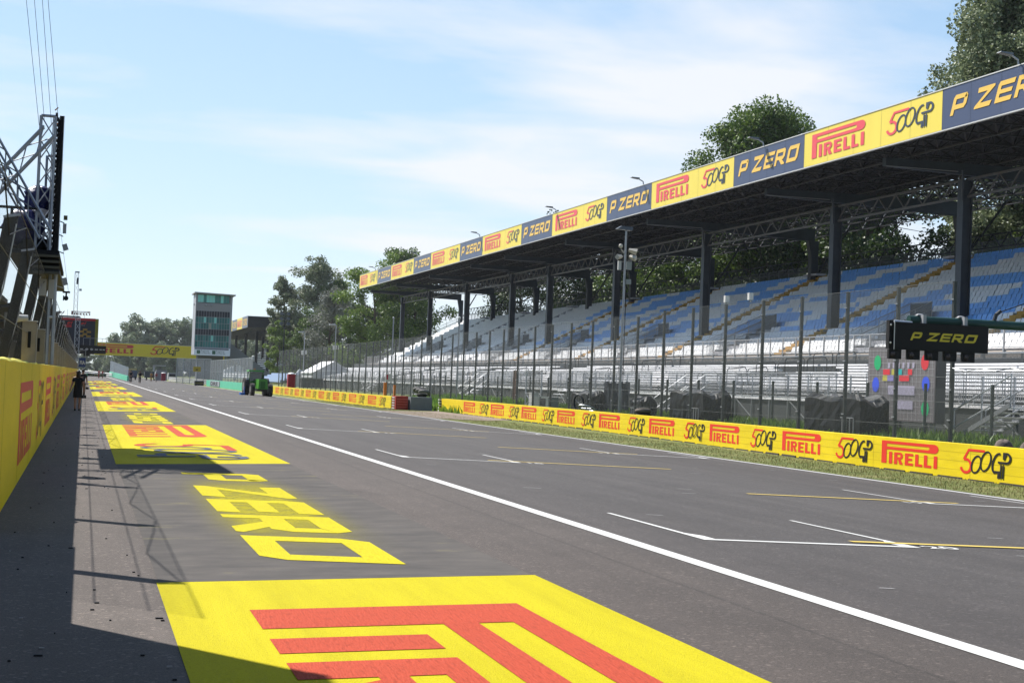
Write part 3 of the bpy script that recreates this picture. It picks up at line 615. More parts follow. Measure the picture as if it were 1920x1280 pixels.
for y in (24, 27.5, 31, 34.6, 38.2):
    mb = MB(); mb.box((FX-.04, y-.04, gz(FX)), (FX+.04, y+.04, 2.7), POST); mb.build('post', lf)
mb = MB(); mb.pipe([(FX-.05, y, 2.72+.05*((k % 2)*2-1)) for k, y in enumerate(np.linspace(20, 42.6, 30))], .012, STEEL, 4); mb.build('wavy_wire', lf)
# small white boxes on two posts
for k, y in enumerate((57.9, 60.3)):
    o = thing('fence_top_box', (FX, y, 5.4), ['white box on a fence post, left one of the pair', 'white box on a fence post, right one of the pair'][1-k], 'box', 'white boxes on top of the debris fence')
    mb = MB(); mb.box((FX-.09, y-.09, 5.44), (FX+.09, y+.09, 5.72), WPAINT); mb.tube((FX, y, 5.36), (FX, y, 5.44), .04, STEEL, 6); mb.build('casing', o)

# second, shorter line of dark posts behind the fence
sf = thing('inner_fence', (27.3, 60, .5), 'short dark mesh fence between debris fence and silver benches', 'fence')
for k in range(34):
    y = 36+4.1*k; mb = MB(); mb.box((27.26, y-.04, .4), (27.34, y+.04, 2.35), M('dark_green_steel', (.03, .045, .04), .6, .2)); mb.build('post', sf)
mb = MB(); mb.poly([(27.25, 30, .45), (27.25, 30, 2.2), (27.25, 176, 2.2), (27.25, 176, .45)], mesh_alpha('inner_mesh', (.05, .06, .06), .055, .009, 'diamond', 'YZ')); mb.build('mesh_panel', sf)

# ------------------------------------------------------------------ lower silver bleachers
lb = thing('lower_bleachers', (34, 90, .5), 'low silver aluminium benches between the fence and the big grandstand', 'stand')
LX0, LZ0, LDX, LDZ, LN = 31.0, 1.75, .82, .165, 9
Y0S, Y1S = 46, 236
SIL = M('silver_bench', (1.0, 1.0, 1.02), .5, .0, var=.2, scale=1.2, stretch=(1, .4, 1))
gaps = [(75.5, 78.5), (98, 101), (121, 124), (141, 144), (166, 169)]
for k in range(LN):
    x = LX0+k*LDX; z = LZ0+k*LDZ; mb = MB(); y = Y0S; rs = random.Random(40+k)
    while y < Y1S:
        y2 = min(y+rs.uniform(5.0, 7.5), Y1S)
        g = [q for q in gaps if q[0] < (y+y2)/2 < q[1]]
        if not g:
            dz = rs.uniform(-.006, .006)
            mb.box((x, y+.02, z+.36+dz), (x+.26, y2-.35*rs.random(), z+.44+dz), SIL)
            mb.box((x-.30, y, z-.03), (x+.0, y2-.03, z), SIL)
            if k: mb.box((x-.31, y, z-.15), (x-.30, y2, z-.035), M('bench_riser', (.05, .055, .06), .6, .2))
            for q in (y+.4, (y+y2)/2, y2-.6): mb.box((x+.08, q, z), (x+.14, q+.05, z+.40), STEEL)
        y = y2
    mb.build('bench_row', lb)
mb = MB()
for k in range(95):
    y = Y0S+2*k
    mb.box((LX0-.55, y-.03, .4), (LX0-.49, y+.03, LZ0+.95), STEEL)
    mb.bar((LX0-.5, y, 1.6), (LX0+6.9, y, .5), .05, .05, STEEL)
    for k2 in (2, 5, 8): mb.box((LX0+k2*LDX-.03, y-.03, .4), (LX0+k2*LDX+.03, y+.03, LZ0+k2*LDZ), STEEL)
    if k % 3 == 0: mb.bar((LX0-.52, y, .7), (LX0-.52, y+2, 1.6), .04, .04, STEEL)
mb.box((LX0-.56, Y0S, 1.58), (LX0-.45, Y1S, 1.72), SIL); mb.build('scaffold', lb)
mb = MB()
for a in range(int((Y1S-Y0S)/2.5)):
    y = Y0S+2.5*a
    if a % 9 == 5: continue
    mb.tube((LX0-.62, y+.08, LZ0+1.05), (LX0-.62, y+2.42, LZ0+1.05), .022, ALU, 5); mb.tube((LX0-.62, y+.08, LZ0+.1), (LX0-.62, y+2.42, LZ0+.1), .018, ALU, 5)
    for q in (.08, 2.42): mb.tube((LX0-.62, y+q, LZ0+.0), (LX0-.62, y+q, LZ0+1.05), .022, ALU, 5)
    if y < 130:
        for b in range(17): mb.box((LX0-.628, y+.2+b*.125, LZ0+.1), (LX0-.612, y+.216+b*.125, LZ0+1.04), ALU)
mb.build('front_railing', lb)
mb = MB(); mb.poly([(LX0-.45, Y0S, .42), (LX0-.45, Y0S, 1.55), (LX0-.45, Y1S, 1.55), (LX0-.45, Y1S, .42)], mesh_alpha('scaffold_net', (.02, .025, .026), .05, .036, 'diamond', 'YZ', .8, 0)); mb.build('netting', lb)
# arched hand rails in the aisles of the bleachers
mb = MB()
for g in gaps:
    for yy in (g[0]+.1, g[1]-.2):
        for k in range(0, LN, 2):
            x = LX0+k*LDX; z = LZ0+k*LDZ
            mb.pipe([(x, yy, z), (x, yy, z+.9), (x+.08, yy, z+1.0), (x+1.0, yy, z+1.12), (x+1.1, yy, z+1.0), (x+1.1, yy, z+.3)], .022, DARK, 5)
mb.build('handrail', lb)
for g in gaps:
    mb = MB()
    for k in range(LN): mb.box((LX0+k*LDX-.3, g[0], LZ0+k*LDZ-.04), (LX0+k*LDX+.5, g[1], LZ0+k*LDZ), M('aisle_plate', (.30, .31, .33), .5, .4))
    for k in range(6):
        mb.box((LX0-.6-.3*(k+1), g[0]+.3, LZ0-.22*(k+1)), (LX0-.6-.3*k, g[1]-.3, LZ0-.22*(k+1)+.04), SIL)
    for yy in (g[0]+.2, g[1]-.25):
        if g[0] in (98, 141): break
        for hh in (.35, .95): mb.tube((LX0-.6, yy, LZ0+hh), (LX0-2.4, yy, .45+hh), .016, STEEL, 5)
        mb.tube((LX0-2.4, yy, .4), (LX0-2.4, yy, 1.4), .016, STEEL, 5)
        mb.bar((LX0-.6, yy, LZ0-.05), (LX0-2.4, yy, .42), .03, .08, STEEL)
    mb.build('aisle_steps', lb)
# dark net wall between bleachers and upper stand
bw = thing('net_screen', (39.2, 140, .5), 'dark grey netted screen above the silver benches', 'screen')
mb = MB(); mb.poly([(39.0, Y0S, .4), (39.0, Y0S, 4.0), (39.0, 238, 4.05), (39.0, 238, .4)], mesh_alpha('screen_net', (.022, .028, .033), .05, .034, 'diamond', 'YZ', .8, 0)); mb.build('net', bw)
mb = MB()
for k in range(64): mb.box((39.05, Y0S+3*k, .5), (39.12, Y0S+3*k+.07, 4.1), STEEL)
mb.box((39.02, Y0S, 4.0), (39.14, 238, 4.08), STEEL); mb.box((39.02, Y0S, 3.1), (39.08, 238, 3.15), STEEL); mb.build('support_frame', bw)

# ------------------------------------------------------------------ main grandstand
gs = thing('grandstand', (50, 140, .5), 'big roofed grandstand with blue and white seats and yellow fascia', 'grandstand')
GX0, GDX, GDZ, GN = 43.0, .8, .42, 17
GZ0 = 4.19+.525*1.0-.36
YA, YB = 46., 243.
aisles = [52.0, 73.5, 95.0, 116.6, 138.6, 160.2, 182.0, 203.6, 225]
voms = [(a+9.6, a+12.0) for a in aisles[:-1]]
mb = MB()
segs = []; y = YA
for a in aisles: segs.append((y, a-.6)); y = a+.6
segs.append((y, YB))
for k in range(GN):
    x = GX0+k*GDX; z = GZ0+k*GDZ
    mb.box((x, YA, z-.30), (x+GDX+.02*0+.0, YB, z), STEP)
mb.box((GX0-1.0, YA, GZ0-.35), (GX0, YB, GZ0-.005), PALECONC)
mb.build('terrace', gs)
for a in aisles:
    mb = MB()
    for k in range(GN):
        x = GX0+k*GDX; z = GZ0+k*GDZ
        mt_ = OCHRE if a < 170 else STEP
        mb.box((x+.02, a-.55, z+.001), (x+.38, a+.55, z+.21), mt_); mb.box((x+.385, a-.55, z+.001), (x+.79, a+.55, z+.40), mt_)
    mb.box((GX0+GN*GDX-1.2, a-1.1, GZ0+GN*GDZ-.1), (GX0+GN*GDX-.4, a+1.3, GZ0+GN*GDZ+.05), STEP)
    mb.build('aisle_steps', gs)
# seats
def seat_color(k, y):
    if y > 166: return 0
    if k <= 3: return 0
    i = max(q for q in range(-1, len(aisles)) if q < 0 or y >= aisles[q]); ph = (y-aisles[0]) % 21.55
    w1 = 2.2+1.1*math.sin(k*.55+i); w2 = 2.6+1.4*math.sin(k*.5+2*i+1)
    if ph < w1 or ph > 21.55-w2: return 0
    # broad slanting bands, some broken by a pale streak
    b = math.sin((ph+1.15*k)*.52+1.9*i)+.35*math.sin((ph-.6*k)*.9+i)
    if 8 <= k <= 9 and 5+i % 3 < ph < 13: return 0
    if k in (12, 13) and ph > 12-(i % 2)*4: return 0
    return 1 if b > -.55 else 0
seat_list = []
rs = random.Random(12)
for k in range(GN):
    for (a, b) in segs:
        n = int((b-a)/.5); 
        for j in range(n):
            y = a+.25+.5*j
            if k < 5 and any(v0-.2 < y < v1+.2 for v0, v1 in voms): continue
            seat_list.append((GX0+k*GDX+.30, y, GZ0+k*GDZ, seat_color(k, y)))
def seat_mb(mb, x, y, z, mat):
    w = .235
    mb.hexa([(x+.22, y-w, z+.14), (x+.25, y-w, z+.14), (x+.25, y+w, z+.14), (x+.22, y+w, z+.14), (x+.36, y-w*.86, z+.56), (x+.385, y-w*.86, z+.56), (x+.385, y+w*.86, z+.56), (x+.36, y+w*.86, z+.56)], mat)
    mb.hexa([(x-.13, y-w*.9, z+.15), (x+.22, y-w, z+.12), (x+.22, y+w, z+.12), (x-.13, y+w*.9, z+.15), (x-.13, y-w*.9, z+.20), (x+.22, y-w, z+.17), (x+.22, y+w, z+.17), (x-.13, y+w*.9, z+.20)], mat)
protos = []
for mt_ in (WSEAT, BSEAT):
    q = MB(); seat_mb(q, 0, 0, 0, mt_); protos.append(q.mesh('seat'))
vis = sorted((s for s in seat_list if s[1]*.6 > s[0]-.0 and (s[0]-.635*s[1]) < -.0), key=lambda s: s[0]**2+s[1]**2)[:100]
vs = set(id(s) for s in vis)
for s in vis:
    link('seat', protos[s[3]], gs, Matrix.Translation((s[0], s[1], s[2])))
mb = MB()
for s in seat_list:
    if id(s) not in vs: seat_mb(mb, s[0]+rs.uniform(-.012, .012), s[1]+rs.uniform(-.015, .015), s[2], BSEAT if s[3] else WSEAT)
tag(mb.build('seating', gs), 'rows of blue and white bucket seats', kind='stuff')
# stairwell openings with dark mesh guards
mb = MB()
for v0, v1 in voms:
    z = GZ0
    for yy in (v0, v1):
        mb.poly([(GX0, yy, z), (GX0+4.2, yy, z+2.1), (GX0+4.2, yy, z+3.2), (GX0, yy, z+1.1)], mesh_alpha('guard_mesh', (.12, .15, .18), .06, .02, 'bars', 'XZ') if yy == voms[0][0] else bpy.data.materials['guard_mesh'])
        for hh in (.65, 1.1): mb.tube((GX0-.2, yy, z+hh), (GX0+4.2, yy, z+2.1+hh), .025, STEEL, 5)
        for q in range(5): mb.tube((GX0+q*1.05, yy, z+q*.525), (GX0+q*1.05, yy, z+q*.525+1.1), .02, STEEL, 5)
    mb.tube((GX0+4.2, v0, z+3.2), (GX0+4.2, v1, z+3.2), .025, STEEL, 5)
    mb.box((GX0+4.15, v0, z+2.1), (GX0+4.2, v1, z+3.15), M('guard_panel', (.05, .07, .09), .6))
mb.build('stairwell_guard', gs)
# parapet and front railing
PX = 42.0; PZ = GZ0-.33
mb = MB(); mb.box((PX-.12, YA, PZ-.03), (PX, YB, PZ+.34), PALECONC); mb.box((PX-.2, YA, PZ-.10), (PX+.3, YB, PZ-.035), WPAINT); mb.build('parapet', gs)
mb = MB(); y = YA; k = 0
WB = M('railing_white', (.52, .53, .54), .45, .2, var=.08)
while y < YB:
    mb.box((PX-.20, y-.035, PZ-.55), (PX-.13, y+.035, PZ+1.35), WB); y += 1.9
for z in (PZ+1.30, PZ+.42): mb.box((PX-.19, YA, z), (PX-.14, YB, z+.045), WB)
y = YA
while y < YB:
    mb.box((PX-.17, y, PZ+.44), (PX-.157, y+.013, PZ+1.3), WB); y += .13 if y < 170 else .4
mb.build('front_railing', gs)
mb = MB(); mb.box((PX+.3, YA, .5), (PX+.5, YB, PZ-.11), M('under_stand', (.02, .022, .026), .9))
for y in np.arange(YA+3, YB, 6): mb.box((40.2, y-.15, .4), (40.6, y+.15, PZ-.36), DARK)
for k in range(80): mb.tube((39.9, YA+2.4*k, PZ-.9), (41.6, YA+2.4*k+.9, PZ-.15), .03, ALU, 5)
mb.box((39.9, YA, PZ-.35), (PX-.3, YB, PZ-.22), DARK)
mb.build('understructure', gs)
# back railing
TX = GX0+GN*GDX+.35; TZ = GZ0+(GN-1)*GDZ
mb = MB(); mb.box((TX-.35, YA, TZ-.25), (TX+1.2, YB, TZ+.02), STEP)
y = YA
GR = M('rail_grey', (.16, .17, .18), .5, .3)
while y < YB: mb.box((TX-.03, y-.04, TZ), (TX+.03, y+.04, TZ+1.35), GR); y += 2.0
for z in (TZ+1.3, TZ+.2): mb.box((TX-.02, YA, z), (TX+.02, YB, z+.05), GR)
y = YA
while y < YB: mb.box((TX-.008, y, TZ+.2), (TX+.008, y+.02, TZ+1.3), GR); y += .14 if y < 150 else .4
mb.build('back_railing', gs)
mb = MB()    # raking handrail and white stepped edge at the far end
for hh in (1.0, .5): mb.tube((GX0-1, YB+.1, GZ0+hh), (TX, YB+.1, TZ+hh+.3), .03, GR, 5)
for k in range(0, GN+1, 2): mb.tube((GX0+k*GDX, YB+.1, GZ0+k*GDZ), (GX0+k*GDX, YB+.1, GZ0+k*GDZ+1.1), .03, GR, 5)
mb.poly([(GX0, YB+.1, GZ0), (TX, YB+.1, TZ), (TX, YB+.1, TZ+1.1), (GX0, YB+.1, GZ0+1.1)], mesh_alpha('end_mesh', (.30, .31, .32), .07, .012, 'diamond', 'XZ'))
mb.build('end_railing', gs)
mb = MB()
for k in range(GN): mb.box((GX0+k*GDX, YB, GZ0+k*GDZ-.30), (GX0+(k+1)*GDX, YB+.08, GZ0+k*GDZ+.22), WPAINT)
mb.poly([(GX0, YB-.01, GZ0), (TX, YB-.01, TZ), (TX, YB-.01, .5), (GX0, YB-.01, .5)], CONC)
mb.box((PX-.5, YB, PZ-.05), (GX0+1.5, YB+.12, PZ+1.2), CONC)
mb.build('end_wall', gs)
# columns, beams, lattice girders
colY = [55.5, 78.8, 94.5, 116.8, 138.5, 160.2, 175.3, 197.6, 220, 240.2]
CX0, BX0 = 46.6, 55.7
def zroof(y): return 15.05+.0037*(y-70)
for y in colY:
    zb = 4.19+.525*(CX0-42)-.5; zt = zroof(y)-1.05
    mb = MB(); w = .30
    mb.box((CX0-w, y-w, zb), (CX0-w+.05, y+w, zt), COLM); mb.box((CX0+w-.05, y-w, zb), (CX0+w, y+w, zt), COLM); mb.box((CX0-w+.05, y-.12, zb), (CX0+w-.05, y+.12, zt), COLM)
    mb.box((CX0-.45, y-.45, zb-.1), (CX0+.45, y+.45, zb+.05), COLM); mb.build('column', gs)
    mb = MB(); mb.box((BX0-.3, y-.3, .5), (BX0+.3, y+.3, zt), COLM); mb.hexa([(BX0-.31, y-.3, zt-1.2), (BX0+.3, y-.3, zt-1.2), (BX0+.3, y+.3, zt-1.2), (BX0-.31, y+.3, zt-1.2), (BX0-.55, y-.25, zt), (BX0+.3, y-.25, zt), (BX0+.3, y+.25, zt), (BX0-.55, y+.25, zt)], COLM); mb.build('rear_column', gs)
    mb = MB(); mb.hexa([(41.6, y-.2, zt+.45), (BX0, y-.2, zt), (BX0, y+.2, zt), (41.6, y+.2, zt+.45), (41.6, y-.2, zt+.9), (BX0, y-.2, zt+.95), (BX0, y+.2, zt+.95), (41.6, y+.2, zt+.9)], COLM)
    mb.tube((CX0-.3, y-.25, zt-1.1), (CX0-.9, y-1.2, zt+.4), .07, COLM, 5)
    mb.box((41.6, y-.23, zt+.42), (46, y-.2, zt+.46), M('beam_edge', (.25, .25, .26), .5)); mb.build('roof_beam', gs)
def lattice(mb, p, q, h, w, step, mat, r=.045):
    p = Vector(p); q = Vector(q); d = q-p; n = max(2, round(d.length/step)); u = Vector((0, 0, h))
    mb.bar(p, q, w, w, mat); mb.bar(p+u, q+u, w, w, mat)
    for k in range(n):
        a = p+d*(k/n); b = p+d*((k+1)/n); m_ = p+d*((k+.5)/n)
        mb.bar(a, m_+u, r, r, mat); mb.bar(m_+u, b, r, r, mat)
LAT = M('lattice_steel', (.13, .125, .12), .5, .3, var=.2)
for a, b in zip(colY, colY[1:]):
    zt = zroof(a)-1.2; zt2 = zroof(b)-1.2
    mb = MB(); lattice(mb, (CX0, a+.3, zt-.75), (CX0, b-.3, zt2-.75), .95, .12, 2.1, LAT, .07); mb.bar((CX0, a+.3, zt-.3), (CX0, a+.9, zt+1.1), .08, .08, LAT); mb.build('lattice_girder', gs)
    mb = MB(); lattice(mb, (BX0+.4, a+.3, zt-2.1), (BX0+.4, b-.3, zt2-2.1), .85, .08, 1.9, DARK, .055); mb.bar((BX0+.4, b-.3, zt-2.2), (BX0+1.8, b-2.4, zt+1.1), .12, .12, DARK); mb.build('rear_girder', gs)
# space frame roof
mb = MB(); md = 2.85; nx = 8; ny = int((YB-50)/md); x0 = 40.35
N1 = {}; N2 = {}
for i in range(nx):
    for j in range(ny+1): N1[i, j] = Vector((x0+i*2.7, 50+j*md, zroof(50+j*md)+.02))
    for j in range(ny): N2[i, j] = Vector((x0+(i+.5)*2.7, 50+(j+.5)*md, zroof(50+j*md)+1.35))
r = .075
SF = M('space_frame_steel', (.055, .055, .06), .5, .3, var=.3, scale=.8)
for (i, j), p in N1.items():
    if (i+1, j) in N1: mb.bar(p, N1[i+1, j], r, r, SF)
    if (i, j+1) in N1: mb.bar(p, N1[i, j+1], r, r, LAT if i in (0, 1, 3) else SF)
    for a, b in ((0, 0), (-1, 0), (0, -1), (-1, -1)):
        if (i+a, j+b) in N2: mb.bar(p, N2[i+a, j+b], .065, .065, SF)
for (i, j), p in N2.items():
    if (i+1, j) in N2: mb.bar(p, N2[i+1, j], r, r, SF)
    if (i, j+1) in N2: mb.bar(p, N2[i, j+1], r, r, SF)
mb.build('roof_space_frame', gs)
mb = MB(); mb.hexa([(x0-.1, 46, zroof(46)+1.5), (55.4, 46, zroof(46)+1.5), (55.4, YB-.5, zroof(YB)+1.5), (x0-.1, YB-.5, zroof(YB)+1.5), (x0-.1, 46, zroof(46)+1.75), (55.4, 46, zroof(46)+1.75), (55.4, YB-.5, zroof(YB)+1.75), (x0-.1, YB-.5, zroof(YB)+1.75)], M('roof_deck', (.045, .045, .05), .8)); mb.build('roof_deck', gs)
# fascia banners
per = 26.0; y = 70.0-26.0
def fz(y): return zroof(y)-.0
fb = []
for k in range(8):
    ya = 70.0-26.0+26*k; fb.append(('n', ya-10.45 if k else 46, ya)) if k else None
    fb.append(('y', ya, min(ya+15.55, 241.3)))
for kind, a, b in fb:
    if b < 46 or a > 241 or b-a < 1: continue
    ext = MB(); th = .07; m_ = PVC if kind == 'y' else PNAVY
    ext.hexa([(40.0, a, fz(a)), (40.0+th, a, fz(a)), (40.0+th, b, fz(b)), (40.0, b, fz(b)), (40.0, a, fz(a)+1.99), (40.0+th, a, fz(a)+1.99), (40.0+th, b, fz(b)+1.99), (40.0, b, fz(b)+1.99)], m_)
    p = ext.build('fascia_banner', gs)
    sm_ = MB(); nn_ = max(1, int((b-a)/2.6))
    for q in range(nn_+1): yq = min(a+q*(b-a)/nn_, b-.02); sm_.poly([(39.994, yq, fz(yq)+.02), (39.994, yq+.02, fz(yq)+.02), (39.994, yq+.02, fz(yq)+1.97), (39.994, yq, fz(yq)+1.97)], M('banner_seam', (.42, .36, .12) if kind == 'y' else (.04, .05, .09), .6) if kind == 'y' else M('banner_seam_dark', (.04, .05, .09), .6))
    sm_.build('seam', p)
    L = b-a
    if kind == 'y' and L > 12:
        if b < 241: items = ((L_PIR['fas'], b-1.05, 6.5, .36, 1.38), (L_500['fas'], b-9.95, 4.75, .42, 1.2))
        else: items = ((L_PIR['fas'], b-.9, 6.0, .36, 1.38), (L_500['fas'], b-9.0, 4.4, .42, 1.2))
        for me, s, l, z, h in items: link('lettering', me, p, frame((39.98, s, fz(s)+z), (0, -l, -.0037*l), (0, -.0037*h, h)))
    elif kind == 'n' and L > 9:
        link('lettering', L_PZ['fas'], p, frame((39.98, b-.75, fz(b)+.55), (0, -9.1, -.0337), (0, -.0035, .95)))
mb = MB(); 
for z in (-.05, 1.995): mb.bar((40.03, 46, fz(46)+z), (40.03, 241.3, fz(241.3)+z), .12, .05, WPAINT)
mb.build('fascia_trim', gs)
# floodlights on the roof edge
lampY = [63.5, 91.5, 113.5, 136.5, 165.0, 197.5, 228]
fl0 = None
for i, y in enumerate(lampY):
    z = fz(y)+2.0
    o = thing('roof_floodlight', (40, y, z), 'flat grey floodlight on the grandstand roof edge, number '+str(i+1)+' from the right' if 0 else ['flat grey floodlight on the roof edge at the right frame side', 'flat floodlight before the big round tree above the roof', 'floodlight above the middle of the fascia, right of the small treetop', 'floodlight above the fascia left of the small treetop', 'small floodlight above the left half of the fascia', 'second floodlight from the far end of the fascia', 'farthest tiny floodlight near the fascia left end'][i], 'floodlight', 'floodlights along the roof edge')
    mb = MB(); mb.pipe([(40.05, y, z-.3), (40.0, y, z+.25), (39.6, y, z+.45)], .045, STEEL, 6); mb.build('arm', o)
    mb = MB(); mb.hexa([(39.0, y-.18, z+.48), (39.65, y-.2, z+.40), (39.65, y+.2, z+.40), (39.0, y+.18, z+.48), (39.05, y-.16, z+.54), (39.65, y-.18, z+.52), (39.65, y+.18, z+.52), (39.05, y+.16, z+.54)], M('lamp_grey', (.16, .18, .19), .4, .3)); mb.build('head', o)

# ------------------------------------------------------------------ trees
BARK = M('bark', (.11, .085, .065), .9, var=.4, scale=6)
LEAF = {'plane': ((.03, .065, .014), (.14, .21, .035)), 'poplar': ((.06, .085, .035), (.24, .28, .15)), 'dark': ((.012, .030, .008), (.055, .09, .02)),  # 'dark' leaves hold the shade behind the stand in their colour
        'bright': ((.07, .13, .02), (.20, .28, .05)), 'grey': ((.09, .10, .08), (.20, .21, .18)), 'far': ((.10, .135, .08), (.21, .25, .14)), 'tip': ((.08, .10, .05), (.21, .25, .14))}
def crown_mesh(name, pts, rad, n, leaf, kind, seed):
    n = int(n*1.75); leaf *= .76
    rng = np.random.default_rng(seed); pts = np.array(pts); rad = np.array(rad); w = rad**2; w = w/w.sum()
    idx = rng.choice(len(pts), n, p=w); d = rng.normal(size=(n, 3)); d /= np.linalg.norm(d, axis=1)[:, None]
    rr = rng.uniform(0, 1, n)**.45; c = pts[idx]+d*rr[:, None]*rad[idx][:, None]*np.array([1, 1, .75])
    a = rng.normal(size=(n, 3)); a /= np.linalg.norm(a, axis=1)[:, None]; b = np.cross(a, rng.normal(size=(n, 3))); b /= np.linalg.norm(b, axis=1)[:, None]
    s = leaf*rng.uniform(.55, 1.25, n)[:, None]
    V = np.stack([c-a*s*.6, c+b*s*.38, c+a*s*.6, c-b*s*.38], 1).reshape(-1, 3)
    me = bpy.data.meshes.new(name); me.vertices.add(4*n); me.vertices.foreach_set('co', V.ravel()); me.loops.add(4*n); me.loops.foreach_set('vertex_index', np.arange(4*n))
    me.polygons.add(n); me.polygons.foreach_set('loop_start', np.arange(0, 4*n, 4)); me.polygons.foreach_set('loop_total', np.full(n, 4)); me.update(calc_edges=True); me.validate()
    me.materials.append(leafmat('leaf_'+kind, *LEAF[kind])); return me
def tree(x, y, h, r, label, kind='plane', seed=1, n=9000, leaf=.34, base=.25, z=.5, limbs=18, shape='round', name='tree', group='trees behind the grandstand', lean=0.):
    rs = random.Random(seed); t = thing(name, (x, y, z), label, 'tree', group)
    mb = MB(); P = []; RD = []; pts = [Vector((x, y, z-.3))]
    for k in range(1, 7): pts.append(Vector((x+rs.uniform(-.25, .25)*k*.35+lean*k/6, y+rs.uniform(-.25, .25)*k*.35, z+h*.92*k/6)))
    tr = h*.018+.05
    for k in range(6): mb.tube(pts[k], pts[k+1], tr*(1-k/6.6), BARK, 8, tr*(1-(k+1)/6.6), False)
    def trunk(f): q = f*6; i = min(5, int(q)); return pts[i].lerp(pts[i+1], q-i)
    for k in range(limbs):
        f = base+(1-base)*(k+rs.random()*.8)/limbs; f = min(f, .98); o = trunk(f*.96); an = k*2.4+rs.uniform(-.5, .5)
        u = (f-base)/(1-base)
        env = {'round': math.sqrt(max(.05, 1-(2*u-.85)**2*.75)), 'poplar': math.sin(math.pi*min(1, u*.85+.18))**.7, 'cone': 1-.85*u, 'wide': (.9-.35*abs(u-.5))}[shape]
        L = r*env*(rs.uniform(.86, 1.0) if seed == 11 else rs.uniform(.72, 1.12)); el = rs.uniform(.15, .7)+.5*u if shape != 'cone' else rs.uniform(-.1, .2)
        e = o+Vector((math.cos(an)*math.cos(el), math.sin(an)*math.cos(el), math.sin(el)*.8))*L
        m_ = o.lerp(e, .5)+Vector((0, 0, -.05*L)); mb.tube(o, m_, tr*.38*(1-u*.5), BARK, 5, tr*.25*(1-u*.5), False); mb.tube(m_, e, tr*.25*(1-u*.5), BARK, 5, .02, False)
        for q in range(5):
            g = .45+.55*q/4; c = o.lerp(e, g)+Vector((rs.gauss(0, 1), rs.gauss(0, 1), rs.gauss(0, .7)))*r*.14; P.append(tuple(c)); RD.append(r*(rs.uniform(.22, .36) if seed == 11 else rs.uniform(.12, .28)))
            if q > 1: mb.tube(o.lerp(e, g*.8), c, .035, BARK, 4, .012, False)
    for k in range(4): P.append(tuple(trunk(.9+.025*k)+Vector((rs.gauss(0, .2), rs.gauss(0, .2), k*.2))*1.)); RD.append(r*.18)
    mb.build('trunk', t); link('crown', crown_mesh('crown', P, RD, n, leaf, kind, seed), t); return t
tree(66.3, 151.5, 32.3, 6.7, 'big round dark green tree rising above the middle of the fascia', 'plane', 11, 70000, .38, .42, limbs=56)
tree(66.5, 103.5, 40, 8.2, 'tall silvery green tree at the top right corner', 'poplar', 12, 95000, .34, .25, limbs=70, shape='poplar', name='poplar_tree')
tree(69, 99, 24, 6.5, 'yellowish green tree seen under the roof at the right edge', 'bright', 13, 15000, .32, .12, limbs=22)
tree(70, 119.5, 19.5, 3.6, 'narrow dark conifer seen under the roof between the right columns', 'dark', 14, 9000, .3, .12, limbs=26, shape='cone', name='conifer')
tree(72, 113, 15.5, 3.2, 'smaller yellow green tree right of the dark conifer', 'bright', 15, 6000, .3, .15, limbs=16)
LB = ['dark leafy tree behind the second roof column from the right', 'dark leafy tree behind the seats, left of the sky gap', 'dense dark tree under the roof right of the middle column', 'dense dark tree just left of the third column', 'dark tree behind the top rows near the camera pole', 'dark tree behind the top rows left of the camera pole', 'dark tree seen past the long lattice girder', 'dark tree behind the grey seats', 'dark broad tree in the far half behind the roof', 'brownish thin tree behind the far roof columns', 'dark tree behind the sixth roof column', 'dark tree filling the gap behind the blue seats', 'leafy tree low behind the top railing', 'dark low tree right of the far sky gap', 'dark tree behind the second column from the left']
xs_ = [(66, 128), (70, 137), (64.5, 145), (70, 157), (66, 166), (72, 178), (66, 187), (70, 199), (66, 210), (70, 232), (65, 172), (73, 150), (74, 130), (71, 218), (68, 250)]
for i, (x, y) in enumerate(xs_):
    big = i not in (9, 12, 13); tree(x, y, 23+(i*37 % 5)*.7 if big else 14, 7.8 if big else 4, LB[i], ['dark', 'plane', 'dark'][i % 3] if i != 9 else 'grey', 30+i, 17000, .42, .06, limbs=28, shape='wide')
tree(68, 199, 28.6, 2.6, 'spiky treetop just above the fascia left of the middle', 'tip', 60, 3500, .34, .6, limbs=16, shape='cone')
# trees at the far end of the stand
tree(62, 318, 29.5, 6.5, 'tree crown rising above the far end of the fascia', 'plane', 61, 11000, .5, .3, limbs=22)
tree(50, 283, 21.5, 8, 'broad green tree beyond the far end of the stand', 'bright', 62, 16000, .45, .05, limbs=24, shape='wide', group='trees beyond the stand')
tree(56, 276, 20, 7.5, 'dark green tree hugging the far left roof column', 'plane', 63, 14000, .45, .05, limbs=22, shape='wide', group='trees beyond the stand')
tree(43.5, 292, 19, 5.5, 'thin grey green tree between the tall tree and the stand', 'grey', 64, 8000, .34, .1, limbs=22, shape='poplar', group='trees beyond the stand')
tree(46.5, 334, 28.5, 7.2, 'tallest loose crowned tree left of the stand', 'tip', 65, 15000, .46, .2, limbs=28, shape='poplar', group='trees beyond the stand')
tree(41.5, 338, 24, 5.2, 'left flank tree leaning beside the tallest tree', 'tip', 66, 9000, .46, .2, limbs=20, shape='poplar', group='trees beyond the stand', lean=-2)
tree(50.5, 330, 23.5, 5.5, 'darker tree at the right flank of the tallest tree', 'plane', 67, 9000, .46, .15, limbs=22, shape='poplar', group='trees beyond the stand')
tree(45, 322, 14, 6, 'low bushy tree at the foot of the tallest tree', 'plane', 68, 9000, .42, .0, limbs=18, shape='wide', group='trees beyond the stand')
tree(38.5, 330, 12, 4, 'yellowish bush tree beside the floodlight mast', 'bright', 69, 6000, .42, .0, limbs=16, shape='wide', group='trees beyond the stand')
